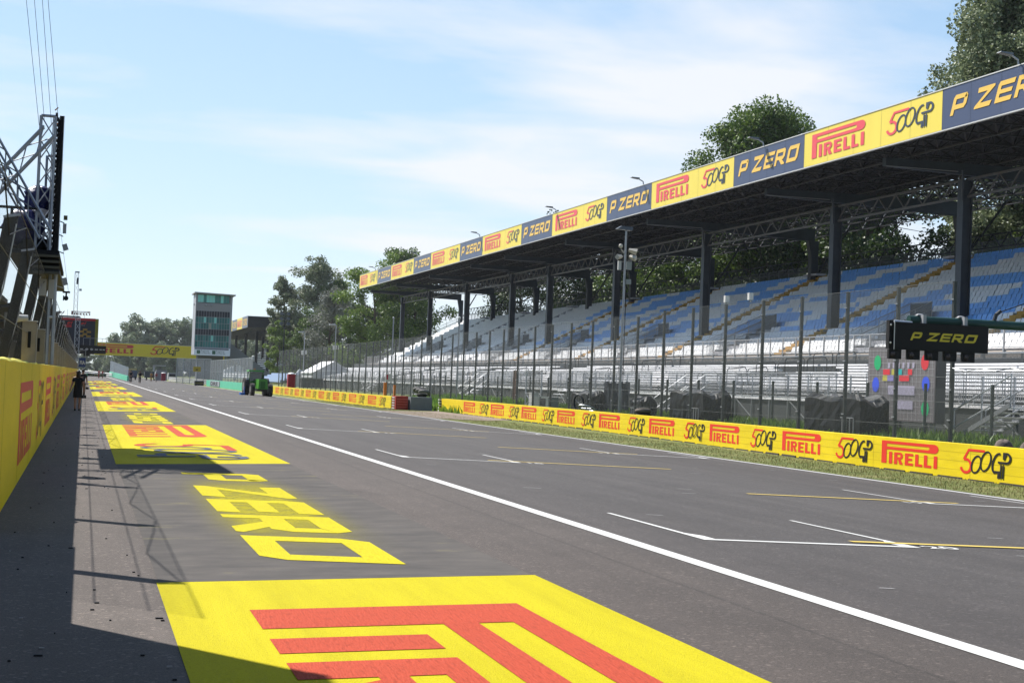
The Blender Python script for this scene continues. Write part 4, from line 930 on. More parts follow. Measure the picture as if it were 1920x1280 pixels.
tree(52, 300, 15, 6, 'dark tree over the white tents', 'dark', 70, 8000, .45, .0, limbs=18, shape='wide', group='trees beyond the stand')
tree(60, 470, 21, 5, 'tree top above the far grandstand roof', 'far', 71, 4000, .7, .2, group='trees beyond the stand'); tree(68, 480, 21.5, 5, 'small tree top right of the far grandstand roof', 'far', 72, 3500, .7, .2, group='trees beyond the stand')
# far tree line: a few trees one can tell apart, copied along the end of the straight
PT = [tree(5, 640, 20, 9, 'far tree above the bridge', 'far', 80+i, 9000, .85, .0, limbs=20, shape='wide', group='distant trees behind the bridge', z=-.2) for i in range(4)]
spots = [(18.5, 650, .98), (24, 640, 1.05), (30.5, 648, 1.06), (37, 638, 1.03), (43, 645, .98), (49, 640, .90), (55.5, 650, .86), (12, 640, .72), (6, 655, .52), (0, 650, .42), (-6, 660, .40), (61, 655, .88), (67, 640, .80), (73, 660, .80), (80, 650, .85), (88, 660, .85), (15, 615, .5), (33, 612, .55), (46, 610, .55), (27, 618, .6), (-14, 670, .4), (-22, 680, .4), (96, 640, .8), (104, 640, .85)]
names_ = ['tallest left crown of the far tree line', 'second far crown from the left of the line', 'far crown above the red lettering gap', 'far crown right of the middle of the line', 'far crown above the bridge lettering', 'far crown two trees left of the control tower', 'far crown touching the control tower', 'sloping far tree at the left end of the line', 'low far tree left of the sloping one', 'low far tree behind the podium balcony', 'lowest far tree near the pit wall end', 'far tree just behind the control tower', 'far tree hidden mostly by the tower', 'far tree right of the tower', 'far tree between tower and far stand', 'far tree over the far stand', 'low bush under the left half of the bridge', 'low bush under the middle of the bridge', 'low bush under the right half of the bridge', 'low bush behind the yellow cars', 'small far tree left of the pit wall end', 'smallest far tree at the left', 'far tree behind the far stand roof', 'far tree at the right end of the line']
for i, (x, y, s) in enumerate(spots):
    src = PT[i % 4]
    if i < 4: o = src
    else:
        o = src.copy(); col.objects.link(o)
        for ch in [c for c in bpy.data.objects if c.parent == src]:
            c = ch.copy(); col.objects.link(c); inv = ch.matrix_parent_inverse.copy(); c.parent = o; c.matrix_parent_inverse = inv
    o.location = (x, y, -.2); o.scale = (s*(1.1 if i % 2 else .95), s, s); o.rotation_euler = (0, 0, i*1.3); o['label'] = names_[i]

# ------------------------------------------------------------------ screen gantry over the pit wall (left)
sg = thing('screen_gantry', (-1, 32, 1.8), 'silver truss gantry holding a tall black screen edge above the pit wall', 'gantry')
TRU = M('truss_aluminium', (.36, .39, .44), .45, .45, var=.1)
def box_truss(mb, p, q, w, mat=TRU, r=.025, step=.42, upv=(0, 1, 0)):
    p = Vector(p); q = Vector(q); d = (q-p); L = d.length; d = d/L; u = Vector(upv); a = d.cross(u).normalized()*w/2; b = d.cross(a).normalized()*w/2
    cs = [a+b, a-b, -a-b, -a+b]
    for c in cs: mb.tube(p+c, q+c, r, mat, 6)
    n = max(2, int(L/step))
    for k in range(n):
        s0 = p+d*L*k/n; s1 = p+d*L*(k+1)/n
        for i in range(4):
            c0, c1 = cs[i], cs[(i+1) % 4]
            if k % 2: c0, c1 = c1, c0
            mb.tube(s0+c0, s1+c1, r*.5, mat, 4, None, False)
for k, y in enumerate((32, 38)):
    mb = MB(); box_truss(mb, (-.87-.02*k, y, 3.55), (-.87-.02*k, y, 6.55), .27); mb.tube((-1.0, y-.13, 6.55), (-.74, y-.13, 6.55), .03, TRU); mb.build('upright_truss', sg)
    mb = MB(); box_truss(mb, (-.82, y-.3, 4.25), (-2.6, y-.3, 7.2), .25); mb.build('diagonal_truss', sg)
    if k == 0: mb = MB(); box_truss(mb, (-.84, y-.16, 6.25), (-2.7, y-.16, 4.0), .26); mb.build('diagonal_truss', sg)
mb = MB(); mb.hexa([(-.665, 32.2, 3.9), (-.585, 32.2, 3.9), (-.70, 38.6, 3.9), (-.78, 38.6, 3.9), (-.665, 32.2, 6.62), (-.585, 32.2, 6.62), (-.70, 38.6, 6.62), (-.78, 38.6, 6.62)], BLACK); mb.build('screen_panel', sg)
mb = MB(); rs = random.Random(6)
for k in range(9):
    z = 4.1+.3*k; mb.box((-.745, 32.1, z), (-.70, 32.19, z+.16), M('cable_connector', (.03, .03, .035), .5)); mb.tube((-.76, 32.1, z+.2), (-.70, 32.1, z+.26), .012, rs.choice([ALU, STEEL, ORG]), 5)
for k in range(26):
    z = 4.0+.1*k; mb.box((-.715, 32.12, z), (-.675, 32.2, z+.05), BLACK); mb.box((-.70, 32.3+.22*k, 3.95), (-.672, 32.36+.22*k, 6.6), BLACK)
mb.pipe([(-.755, 32.08, 6.5), (-.74, 32.07, 5.6), (-.765, 32.07, 4.8), (-.74, 32.08, 4.0)], .014, BLACK, 5); mb.build('cabling', sg)
mb = MB(); mb.tube((-.78, 32.15, 3.95), (-.78, 32.15, 6.6), .012, ALU, 5); mb.tube((-.580, 32.19, 3.9), (-.580, 32.19, 6.62), .008, ALU, 5); mb.build('edge_rail', sg)
mb = MB(); PL = M('platform_slats', (.10, .095, .07), .7, .2, var=.2)
for k in range(4): mb.box((-1.02+.04*0, 31.4+.0*k, 3.50+.105*k), (-.53, 31.45+.06*k, 3.545+.105*k), PL)
mb.box((-1.04, 31.5, 3.52), (-.52, 38.8, 3.60), DARK); mb.box((-1.5, 31.6, 3.88), (-.55, 38.8, 3.96), BLACK); mb.box((-1.02, 31.62, 3.6), (-.54, 31.68, 3.87), BLACK); mb.build('platform', sg)
mb = MB()
for x in (-.60, -.70): mb.tube((x, 31.9, 1.8), (x, 31.9, 3.52), .035, STEEL, 6)
mb.tube((-.62, 31.9, 2.7), (-.70, 31.9, 2.7), .03, WPAINT, 6); mb.box((-.72, 31.8, 3.05), (-.62, 31.9, 3.42), M('ivory_box', (.50, .47, .40), .6)); mb.box((-.90, 31.8, 3.10), (-.76, 31.92, 3.42), M('ivory_box', (.5, .47, .4))); mb.build('support_poles', sg)
mb = MB()
for q in ((-1.9, 4.7), (-1.45, 4.7)): mb.tube((q[0], 31.8, 3.96), (q[0], 31.8, 4.75), .03, DARK, 6)
mb.tube((-2.3, 31.8, 4.75), (-1.0, 31.8, 4.75), .03, DARK, 6); mb.tube((-2.3, 31.8, 4.35), (-1.0, 31.8, 4.35), .025, DARK, 6); mb.build('guard_rail', sg)
def lumpy(mb, c, rx, ry, rz, mat, seed, n=20, m=14, amp=.14):
    rs = np.random.RandomState(seed); ph = rs.uniform(0, 6.28, (6,)); k0 = len(mb.v); i = mb.mi(mat)
    for a in range(m+1):
        t = -math.pi/2+math.pi*a/m
        for b in range(n):
            p = 2*math.pi*b/n; f = 1+amp*(math.sin(3*p+ph[0]+2*t)+.7*math.sin(5*p+ph[1]-3*t)+.5*math.sin(8*t+ph[2]+p*2)+.4*math.sin(11*p+ph[3]))*math.cos(t)
            q = abs(math.cos(t))**.6; mb.v.append((c[0]+rx*q*math.cos(p)*f, c[1]+ry*q*math.sin(p)*f, c[2]+rz*math.sin(t)*(1+.05*math.sin(4*p+ph[4]))))
    for a in range(m):
        for b in range(n): mb.f.append((k0+a*n+b, k0+a*n+(b+1) % n, k0+(a+1)*n+(b+1) % n, k0+(a+1)*n+b)); mb.m.append(i)
tp = thing('tarpaulin_bundle', (-1.2, 32.6, 3.96), 'crumpled dark blue tarpaulin bundle tied on the gantry platform', 'tarpaulin')
BT = M('blue_tarp', (.012, .018, .10), .3, var=.3, scale=6, bump=.8, bscale=9)
mb = MB(); lumpy(mb, (-1.24, 32.5, 4.42), .36, .35, .36, BT, 3, amp=.16); mb.build('lower_bundle', tp, True); mb = MB(); lumpy(mb, (-1.02, 32.8, 4.95), .26, .3, .34, BT, 5, amp=.22); mb.build('upper_bundle', tp, True)
mb = MB(); lumpy(mb, (-.98, 32.45, 4.72), .16, .2, .10, M('white_cloth', (.5, .5, .55), .5), 9, amp=.2); mb.build('white_cloth', tp, True)
mb = MB(); lumpy(mb, (-1.1, 32.6, 4.08), .35, .4, .2, BLACK, 12, amp=.15); mb.build('black_cable_coil', tp, True)
# antenna panels
WBX = M('antenna_white', (.42, .43, .45), .5)
for k, (x, z, w, h, yw, lab) in enumerate(((-.495, 4.80, .075, .09, 0, 'small olive box on the screen edge above the white antennas'), (-.505, 4.58, .07, .20, 0, 'white antenna box on the screen edge, uppermost'), (-.475, 4.20, .10, .13, .35, 'tilted white antenna panel above the platform edge'), (-.45, 3.50, .09, .15, .3, 'tilted white antenna panel below the platform'))):
    o = thing('antenna_box', (x, 33.9, z-h/2), lab, 'antenna', 'boxes fixed beside the black screen edge')
    mb = MB(); c = Vector((x, 33.9, z)); ux = Vector((math.cos(yw), 0, math.sin(-yw)*-1)).normalized(); uz = Vector((-ux.z, 0, ux.x)); uy = Vector((0, .03, 0))
    pts = [c+ux*w/2*a+uz*h/2*b_+uy*e for b_ in (-1, 1) for a, e in ((-1, -1), (1, -1), (1, 1), (-1, 1))]; mb.hexa(pts, WBX if k else M('olive_box', (.16, .15, .08), .6)); mb.build('casing', o)
    mb = MB(); mb.tube((x-.02, 33.95, z-h/2-.06), (-.62, 33.95, z-h/2-.02), .012, STEEL, 5); mb.build('bracket', o)
# overhead cables and the flying camera
for k, (p, q, lab) in enumerate((((-1.44, 31.5, 9.2), (-1.02, 31.5, 6.3), 'leftmost of the four thin cables at the top left'), ((-1.28, 31.5, 9.2), (-.93, 31.5, 6.4), 'second thin cable from the left at the top left'), ((-1.13, 31.5, 9.2), (-.80, 31.5, 6.35), 'third thin cable from the left at the top left'), ((-1.03, 31.5, 9.2), (-.66, 31.6, 6.3), 'rightmost of the four thin cables at the top left'))):
    d = (Vector(p)-Vector(q)).normalized(); mb = MB(); mb.tube(Vector(q), Vector(p)+d*3, .0042, DARK, 4); o = mb.build('cable'); tag(o, lab, 'cable', 'thin cables above the gantry')
fc = thing('flying_camera', (-.73, 60, 4.3), 'small black camera hanging from thin wires beside the gantry', 'camera')
mb = MB(); mb.box((-.86, 59.9, 4.46), (-.60, 60.1, 4.52), BLACK); mb.tube((-.73, 60, 4.46), (-.73, 60, 4.34), .03, BLACK); mb.build('mount', fc)
mb = MB(); mb.dome((-.73, 60, 4.27), .085, .085, .09, BLACK, 10, 5, -1.4); mb.tube((-.73, 59.9, 4.26), (-.73, 59.78, 4.25), .05, BLACK, 8); mb.box((-.84, 59.97, 4.18), (-.80, 60.03, 4.36), BLACK); mb.build('body', fc)
mb = MB(); mb.tube((-.66, 60, 4.52), (-1.5, 60, 9.5), .006, STEEL, 4); mb.tube((-.80, 60, 4.52), (-1.3, 60, 7), .006, STEEL, 4); mb.build('wire', fc)

# ------------------------------------------------------------------ podium, bridge, tower and other far structures
pd = thing('podium_backdrop', (-1, 200, 0), 'dark podium wall with red top edge and gold plates', 'backdrop')
NAVY = M('podium_navy', (.018, .022, .04), .5)
mb = MB(); mb.box((-3.2, 200, 3.6), (1.12, 200.3, 7.88), NAVY); mb.build('wall', pd)
mb = MB(); mb.box((-3.2, 199.93, 7.60), (1.14, 199.99, 7.92), M('podium_red', (.55, .02, .03), .5)); mb.box((-3.0, 199.93, 6.75), (-1.65, 199.99, 7.05), M('podium_red', (.5, .02, .03))); mb.build('red_band', pd)
mb = MB(); mb.box((1.121, 199.95, 4.1), (1.5, 200.35, 7.9), M('olive_yellow', (.30, .27, .02), .6)); mb.build('yellow_side', pd)
mb = MB(); 
for x, z in ((-.05, 6.55), (-.45, 6.3), (.40, 6.28), (-.05, 6.0), (-.47, 5.78), (.38, 5.76)): mb.box((x-.25, 199.94, z-.11), (x+.25, 199.99, z+.11), M('gold_plate', (.55, .33, .03), .5)); mb.box((x-.19, 199.93, z-.03), (x+.19, 199.938, z+.03), M('gold_plate_text', (.35, .08, .02), .5))
mb.build('gold_plate', pd)
def f1mark(mb, x, y, z, w, h, mat, s=.5):
    for a, b, c, d in ((0, .55, .62, .75), (0, .30, .42, .50)): mb.poly([(x+a*w, y, z+(b-.3)*h), (x+c*w, y, z+(b-.3)*h), (x+(c+.14)*w, y, z+(b+.0)*h+.2*h), (x+(a+.22)*w, y, z+b*h+.2*h)], mat)
    mb.poly([(x+.70*w, y, z), (x+.86*w, y, z), (x+w*1.12, y, z+h*.95), (x+w*.96, y, z+h*.95)], mat)
mb = MB(); f1mark(mb, -2.2, 199.96, 7.12, .6, .38, RED); f1mark(mb, -.60, 199.96, 7.15, .6, .32, RED); mb.box((-.55, 199.95, 7.02), (-.1, 199.96, 7.05), WPAINT); mb.build('red_emblem', pd)
mb = MB(); mb.box((-3.15, 199.9, 7.95), (-.75, 200.1, 8.14), M('slate_bar', (.05, .055, .07), .6)); mb.build('top_bar', pd)
s_ = put_text('PODIUM', WPAINT, (-2.9, 199.89, 7.985), (.19, 0, 0), (0, 0, .15), pd, 0.0) if 0 else None
DR = M('dark_red_sign', (.13, .012, .02), .6)
mb = MB(); f1mark(mb, -3.45, 200, 8.32, .85, .36, DR); mb.build('emblem_sign', pd)
link('lettering', logo_pirelli(DR), pd, frame((-1.75, 200.0, 8.28), (2.25, 0, 0), (0, 0, .45)))
mb = MB(); mb.box((-1.3, 200.02, 7.9), (-1.27, 200.05, 8.7), DARK); mb.box((-.2, 200.02, 7.9), (-.17, 200.05, 8.7), DARK); mb.box((-2.2, 200.02, 7.9), (-2.17, 200.05, 8.9), DARK); mb.build('sign_stay', pd)
pb = thing('podium_balcony', (1, 196, 0), 'black podium balcony with white emblems and people-high glass rail', 'balcony')
mb = MB(); mb.box((-2.2, 195.9, 3.68), (2.45, 199.8, 4.62), BLACK); mb.box((-.1, 196, 3.35), (.6, 197, 3.68), BLACK); mb.build('deck', pb)
mb = MB(); 
for k, x in enumerate((-.35, .25, .80, 1.35, 1.85, 2.2)):
    mb.box((x-.17+.03*(k > 3), 195.88, 4.10), (x+.17-.05*(k > 3), 195.895, 4.20), WPAINT)
    if k in (1, 2): mb.disc((x, 195.885, 4.15), (0, 1, 0), .13, .012, M('emblem_grey', (.45, .45, .47), .5), 12)
mb.build('emblem', pb)
mb = MB()
for x in (-.2, .55, 1.3, 1.95, 2.4): mb.box((x, 196, 4.62), (x+.04, 196.05, 5.5), STEEL)
mb.box((-.2, 196, 5.45), (2.44, 196.04, 5.49), STEEL); mb.build('rail', pb)
mb = MB(); box_truss(mb, (-.92, 194, 1.8), (-.92, 194, 7.9), .5, TRU, .05, .7); mb.build('support_truss', pb)
ms = thing('lattice_mast', (-1.4, 230, 0), 'thin white lattice mast above the podium', 'mast')
mb = MB(); box_truss(mb, (-1.38, 230, 0), (-1.5, 230, 15.1), .5, M('mast_white', (.5, .5, .5), .5), .035, .8); mb.build('mast_lattice', ms)
mb = MB(); mb.box((-1.75, 229.9, 15.1), (-1.15, 230.3, 15.3), STEEL); mb.box((-1.5, 229.8, 13.5), (-1.2, 230, 14.4), DARK); mb.box((-1.1, 229.8, 12.6), (-.75, 230, 12.9), STEEL); mb.build('head_equipment', ms)
fs = thing('blue_sign', (-.15, 160, 1.8), 'square blue sign with white letters at the pit wall end', 'sign')
mb = MB(); mb.box((-.48, 160, 1.95), (.14, 160.08, 2.86), M('sign_blue', (.02, .05, .20), .5)); mb.build('board', fs)
put_text('FIA', WPAINT, (-.40, 159.98, 2.22), (.34, 0, 0), (0, 0, .50), fs, .03)
mb = MB(); mb.tube((-.45, 160.1, 0), (-.45, 160.1, 3.6), .03, STEEL, 5); mb.tube((-.45, 160.1, 3.55), (.12, 160.1, 3.6), .03, STEEL, 5); mb.tube((.12, 160.1, 2.8), (.12, 160.1, 3.6), .03, STEEL, 5); mb.build('frame', fs)
# bridge
br = thing('advertising_bridge', (12, 400, 0), 'yellow banner footbridge spanning the straight with big lettering', 'bridge')
BY = M('bridge_yellow', (.85, .66, .02), .6, var=.05)
mb = MB(); mb.hexa([(-3.5, 400, 5.5), (33.4, 400, 5.35), (33.4, 403, 5.35), (-3.5, 403, 5.5), (-3.5, 400, 8.45), (33.4, 400, 8.45), (33.4, 403, 8.45), (-3.5, 403, 8.45)], BY); mb.box((-3.5, 399.95, 8.45), (31.4, 403, 8.52), WPAINT); mb.build('banner', br)
link('lettering', logo_pirelli(M('bridge_red', (.65, .03, .03), .5)), br, frame((1.6, 399.9, 6.05), (9.9, 0, 0), (0, 0, 2.05)))
link('lettering', L_500['bar'], br, frame((15.5, 399.9, 5.95), (6.9, 0, 0), (0, 0, 2.1)))
mb = MB()
for x in (-3.2, 31): mb.box((x, 400.2, 0), (x+.6, 402.8, 5.7), CONC)
mb.build('pier', br)
# control tower
tw = thing('control_tower', (24, 317, 0), 'white glass fronted control tower right of the bridge', 'tower')
TWH = M('tower_frame', (.34, .35, .38), .5, var=.05); TGR = M('tower_grey_panel', (.30, .29, .30), .6)
T0, T1 = 20.55, 27.6
mb = MB(); mb.box((T0, 317.6, 5.5), (T1, 325, 17.4), TWH); mb.box((T1-.42, 317, 5.5), (T1, 317.6, 17.4), TWH); mb.box((T0, 317, 5.5), (T0+.12, 317.6, 14.2), TWH); mb.box((T0, 317, 14.1), (T1-.42, 317.6, 15.6), TGR); mb.box((21.5, 320, 0), (26.5, 324, 5.5), M('tower_core', (.20, .20, .21), .8)); mb.build('wall', tw)
mb = MB(); mb.hexa([(T0-.35, 316.2, 17.45), (T1+.5, 316.2, 17.25), (T1+.5, 325.5, 17.25), (T0-.35, 325.5, 17.45), (T0-.35, 316.2, 17.68), (T1+.5, 316.2, 17.48), (T1+.5, 325.5, 17.48), (T0-.35, 325.5, 17.68)], M('tower_roof', (.38, .36, .36), .6)); mb.build('roof', tw)
GLA = [M('tower_glass_dark', (.012, .016, .03), .3, spec=.15), M('tower_glass_teal', (.02, .15, .145), .3, spec=.15), M('tower_glass_pale', (.28, .75, .68), .3, spec=.2), M('tower_glass_mid', (.05, .24, .23), .3, spec=.2), M('tower_blind', (.35, .38, .32), .5)]
rs = random.Random(21)
rows = [(12.75, 14.1, 0), (11.45, 12.75, 1), (10.05, 11.45, 1), (8.75, 10.05, 0), (7.4, 8.75, 1), (6.95-.85, 7.4, 1)]
zt = 14.1; hh = (14.1-7.0)/6
for r_ in range(6):
    mb = MB(); n = 13; dark = r_ in (0, 3)
    z1 = 14.1-hh*r_; z0 = z1-hh
    for c in range(n):
        x0_ = T0+.12+(T1-.54-T0)*c/n; x1_ = T0+.12+(T1-.54-T0)*(c+1)/n
        g = GLA[0] if dark else rs.choices(GLA[1:], [5, 4 if 2 < c < 7 else .6, 4, .8 if 4 < c < 8 else 0.05])[0]
        mb.box((x0_, 317.08, z0), (x1_, 317.14, z1), g)
    mb.build('window_band', tw)
mb = MB(); 
for c in range(11):
    x0_ = T0+.35+(T1-1.0-T0)*c/11; x1_ = T0+.35+(T1-1.0-T0)*(c+1)/11
    mb.box((x0_+.02, 317.05, 15.75), (x1_-.02, 317.15, 17.2), GLA[2] if c in (0, 1, 3, 4, 5, 8) else GLA[3])
mb.build('window_band', tw)
mb = MB()
for c in range(14):
    x0_ = T0+.12+(T1-.54-T0)*c/13; mb.box((x0_-.025, 317.0, 6.9), (x0_+.025, 317.16, 14.12), TWH)
for r_ in range(7): mb.box((T0+.12, 317.0-.003, 14.1-hh*r_-.03), (T1-.42, 317.165, 14.1-hh*r_+.03), TWH)
mb.build('mullions', tw)
mb = MB(); mb.box((T0, 316.7, 5.42), (T1-.1, 317.0-.01, 6.9), M('tower_sign', (.95, .97, 1.05), .5)); mb.box((T0+.1, 316.68, 6.55), (T1-.4, 316.699, 6.86), M('tower_sign_grey', (.20, .21, .26), .5)); mb.build('sign_board', tw)
for x in (T0+.55, T0+3.5):
    mb = MB(); GR2 = M('sign_green', (.01, .12, .07), .5); mb.box((x, 316.66, 5.7), (x+.62, 316.679, 6.4), GR2)
    for a in range(4): mb.bar((x+.31, 316.65, 6.05), (x+.31+.22*math.cos(a*1.57+.5), 316.65, 6.05+.22*math.sin(a*1.57+.5)), .01, .12, WPAINT, (0, 1, 0)); 
    mb.build('emblem', tw)
    put_text('Regione', M('sign_text', (.10, .14, .14), .5), (x+.72, 316.67, 6.13), (.50, 0, 0), (0, 0, .46), tw, .0); put_text('Lombardia', M('sign_text', (.1, .14, .14)), (x+.72, 316.67, 5.76), (.42, 0, 0), (0, 0, .40), tw, .0)
mb = MB()
for x in (T0-.35, T0+1.9, T0+3.0): mb.tube((x, 316.8, 15.1), (x, 316.4, 15.3), .10, STEEL, 6); mb.tube((x, 316.8, 15.3), (x, 317.1, 15.3), .04, STEEL, 5)
mb.build('floodlight', tw)
# stair ramp right of the tower
sr = thing('access_stair', (29, 322, 0), 'grey concrete stair ramp sloping down right of the tower', 'stair')
mb = MB(); mb.hexa([(27.7, 321, 5.0), (36.5, 321, .3), (36.5, 324, .3), (27.7, 324, 5.0), (27.7, 321, 8.2), (36.5, 321, 2.0), (36.5, 324, 2.0), (27.7, 324, 8.2)], M('ramp_grey', (.22, .23, .24), .8)); mb.build('flank', sr)
# tower compound fences
for k, (x0_, y0_, x1_, y1_, h, lab, c) in enumerate(((20.2, 200, 20.2, 268, 4.0, 'tall grey mesh fence below the control tower', (.20, .21, .22)), (15.5, 282, 20.4, 270, 4.3, 'pale mesh fence panels left below the tower', (.25, .26, .27)))):
    o = thing('mesh_fence', (x0_, y0_, 0), lab, 'fence'); mb = MB(); mb.poly([(x0_, y0_, 0), (x1_, y1_, 0), (x1_, y1_, h), (x0_, y0_, h)], mesh_alpha('tower_mesh'+str(k), c, .09, .026, 'diamond', 'YZ' if k == 0 else 'XZ')); mb.build('mesh_panel', o)
    n = 14 if k == 0 else 5
    for q in range(n+1):
        x = x0_+(x1_-x0_)*q/n; y = y0_+(y1_-y0_)*q/n; mb = MB(); mb.box((x-.05, y-.05, 0), (x+.05, y+.05, h+.05), STEEL); mb.build('post', o)
    mb = MB(); mb.bar((x0_, y0_, h), (x1_, y1_, h), .06, .06, STEEL); mb.bar((x0_, y0_, h*.55), (x1_, y1_, h*.55), .04, .04, STEEL); mb.build('rail', o)
ysn = thing('yellow_board', (17.6, 262, 2), 'small yellow board on the mesh fence left of the tower', 'sign'); mb = MB(); mb.box((17.0, 262, 2.1), (18.2, 262.1, 2.9), M('board_yellow', (.5, .36, .03), .6)); mb.box((17.4, 261.97, 2.35), (17.8, 261.99, 2.5), BLACK); mb.build('board', ysn)
dg = thing('green_barrier', (19, 230, -.1), 'mint green barrier with a grey DRS plate before the tower', 'barrier')
mb = MB(); mb.box((18.9, 196.5, -.12), (19.35, 258, .84), GREENP); mb.build('board', dg)
mb = MB(); mb.box((18.82, 232, -.0), (18.89, 249.5, .80), M('drs_plate', (.30, .32, .35), .6)); mb.build('plate', dg)
put_text('DRS', BLACK, (18.80, 248.5, .14), (0, -7.4, 0), (0, 0, .72), dg, .03)
mb = MB(); mb.box((18.9, 194.3, -.12), (19.4, 196.4, .9), M('orange_end', (.70, .13, .03), .6)); mb.build('orange_end', dg)
tb = thing('tyre_barrier', (18, 270, 0), 'short black barrier left of the green one', 'barrier'); mb = MB(); mb.box((17.2, 259.5, -.1), (18.6, 261, .62), BLACK); mb.box((17.25, 259.48, .2), (18.5, 259.495, .36), M('gold_text', (.2, .15, .04), .6)); mb.build('board', tb)
gr_ = thing('guard_rail', (18, 320, 0), 'white steel guard rail along the far right verge', 'guard rail'); mb = MB()
for z in (.15, .45, .75): mb.bar((20.6, 262, z), (17.4, 345, z), .06, .2, WPAINT)
for k in range(20): mb.box((20.6-3.2*k/20, 262+83*k/20, -.1), (20.7-3.2*k/20, 262.1+83*k/20, .85), STEEL)
mb.build('rail', gr_)
for k, (x, lab) in enumerate(((6.9, 'mint green wall in the far distance with a mesh screen on top'),)):
    o = thing('far_green_wall', (7, 300, 0), lab, 'barrier'); mb = MB(); mb.hexa([(7.0, 272, -.1), (7.3, 272, -.1), (7.4, 470, -.1), (7.1, 470, -.1), (7.0, 272, .95), (7.3, 272, .95), (7.4, 470, 1.5), (7.1, 470, 1.5)], GREENP); mb.build('board', o)
    mb = MB(); mb.poly([(7.15, 272, 1.0), (7.25, 470, 1.5), (7.25, 470, 4.6), (7.15, 272, 2.4)], mesh_alpha('far_mesh', (.10, .13, .17), .2, .11, 'diamond', 'YZ')); mb.build('mesh_screen', o)
# far grandstand
fg = thing('far_grandstand', (40, 380, 0), 'dark roofed grandstand with yellow fascia behind the tower', 'grandstand')
mb = MB(); mb.box((33.6, 346, 12.2), (52, 470, 14.6), M('far_stand_dark', (.022, .025, .03), .8)); mb.build('roof', fg)
mb = MB()
for k in range(16): mb.box((36+1.0*k, 346, 1.0+.55*k), (37+1.0*k, 470, 1.4+.55*k), M('far_bench', (.16, .18, .21), .6))
for k in range(16): mb.box((36.2+1.0*k, 346.2, 1.4+.55*k), (36.5+1.0*k, 470, 1.62+.55*k), SIL)
mb.build('terrace', fg)
for y in (348, 372, 398, 424):
    for x in (38, 45): mb = MB(); mb.box((x, y, 0), (x+.6, y+.6, 12.2), DARK); mb.build('column', fg)
mb = MB(); mb.box((50.5, 346, 0), (51, 470, 12.2), DARK); lattice(mb, (34, 346, 11.2), (51.5, 346, 11.2), 1.2, .15, 2, DARK, .1); mb.build('frame', fg)
for k in range(10):
    a = 346+12.4*k; y_ = k % 2 == 0; mb = MB(); mb.box((33.5, a, 12.15), (33.58, a+(12.3), 14.65), PNAVY if y_ else PVC); p = mb.build('fascia_banner', fg)
    if k < 6: link('lettering', L_PZ['fas'] if y_ else L_PIR['fas'], p, frame((33.47, a+(11.2), 12.7), (0, -10, 0), (0, 0, 1.4)))
bl = thing('lower_far_seating', (33, 330, 0), 'pale blue and white seats at the foot of the far stand', 'seating'); mb = MB()
for k in range(5): mb.box((31+.7*k, 262, .9+.3*k), (31.5+.7*k, 300, 1.25+.3*k), M('far_pale_blue', (.35, .45, .62), .6))
mb.build('seat_row', bl)

# ------------------------------------------------------------------ poles and masts
fm = thing('floodlight_mast', (31, 260, 0), 'dark mast with six round floodlights left of the tall trees', 'mast')
mb = MB(); mb.tube((31.1, 260, 0), (31.1, 260, 11.6), .12, DARK, 8, .08); mb.build('mast_pole', fm)
for z in (12.0, 11.2, 10.4):
    for s in (-1, 1):
        mb = MB(); mb.disc((31.1+.55*s, 259.8, z), (0, 1, -.2), .30, .25, M('mast_lamp', (.10, .11, .12), .4), 12); mb.tube((31.1, 260, z), (31.1+.5*s, 260, z), .05, DARK, 5); mb.build('lamp', fm)
for k, (x, y, h, lab) in enumerate(((30.4, 200, 8.6, 'slim grey loudspeaker pole before the trees left of the stand'), (29.8, 225, 8.2, 'slim grey pole left of the white tent'))):
    o = thing('speaker_pole', (x, y, 0), lab, 'pole', 'slim poles before the trees'); mb = MB(); mb.tube((x, y, 0), (x, y, h), .07, STEEL, 6); mb.build('shaft', o)
    mb = MB(); mb.box((x-.35, y-.1, h-3.2), (x-.1, y+.1, h-2.6), WPAINT); mb.box((x+.1, y-.1, h-3.1), (x+.4, y+.1, h-2.6), WPAINT); mb.hexa([(x-.9, y-.2, h-.1), (x-.1, y-.2, h-.1), (x-.1, y+.2, h-.1), (x-.9, y+.2, h-.1), (x-.8, y-.2, h+.05), (x-.1, y-.2, h+.15), (x-.1, y+.2, h+.15), (x-.8, y+.2, h+.05)], STEEL); mb.build('fittings', o)
cp = thing('camera_pole', (25.95, 76, .4), 'tall grey pole with lamp, loudspeakers and boxes before the stand', 'pole')
mb = MB(); mb.tube((25.95, 76, .3), (25.98, 76, 9.75), .075, STEEL, 8, .055); mb.tube((26.08, 76, 2.5), (26.08, 76, 9.1), .022, BLACK, 5); mb.build('shaft', cp)
mb = MB(); mb.hexa([(25.45, 75.85, 9.80), (26.25, 75.85, 9.74), (26.25, 76.2, 9.74), (25.45, 76.2, 9.80), (25.7, 75.85, 9.95), (26.3, 75.85, 9.93), (26.3, 76.2, 9.93), (25.7, 76.2, 9.95)], M('lamp_blue_grey', (.07, .09, .12), .4)); mb.pipe([(26.0, 76, 9.7), (26.2, 76, 9.5), (26.22, 76, 9.75)], .025, DARK, 5); mb.build('lamp', cp)
IV = M('ivory_horn', (.50, .47, .40), .5)
mb = MB()
for c, d, L, r1 in (((26.15, 76, 8.78), (1, -.3, -.25), .42, .17), ((26.2, 76, 8.45), (.8, -.7, -.35), .36, .16), ((25.75, 75.9, 8.42), (-.8, -.5, -.15), .36, .15)):
    c = Vector(c); d = Vector(d).normalized(); mb.tube(c, c+d*L, .09, IV, 4, r1)
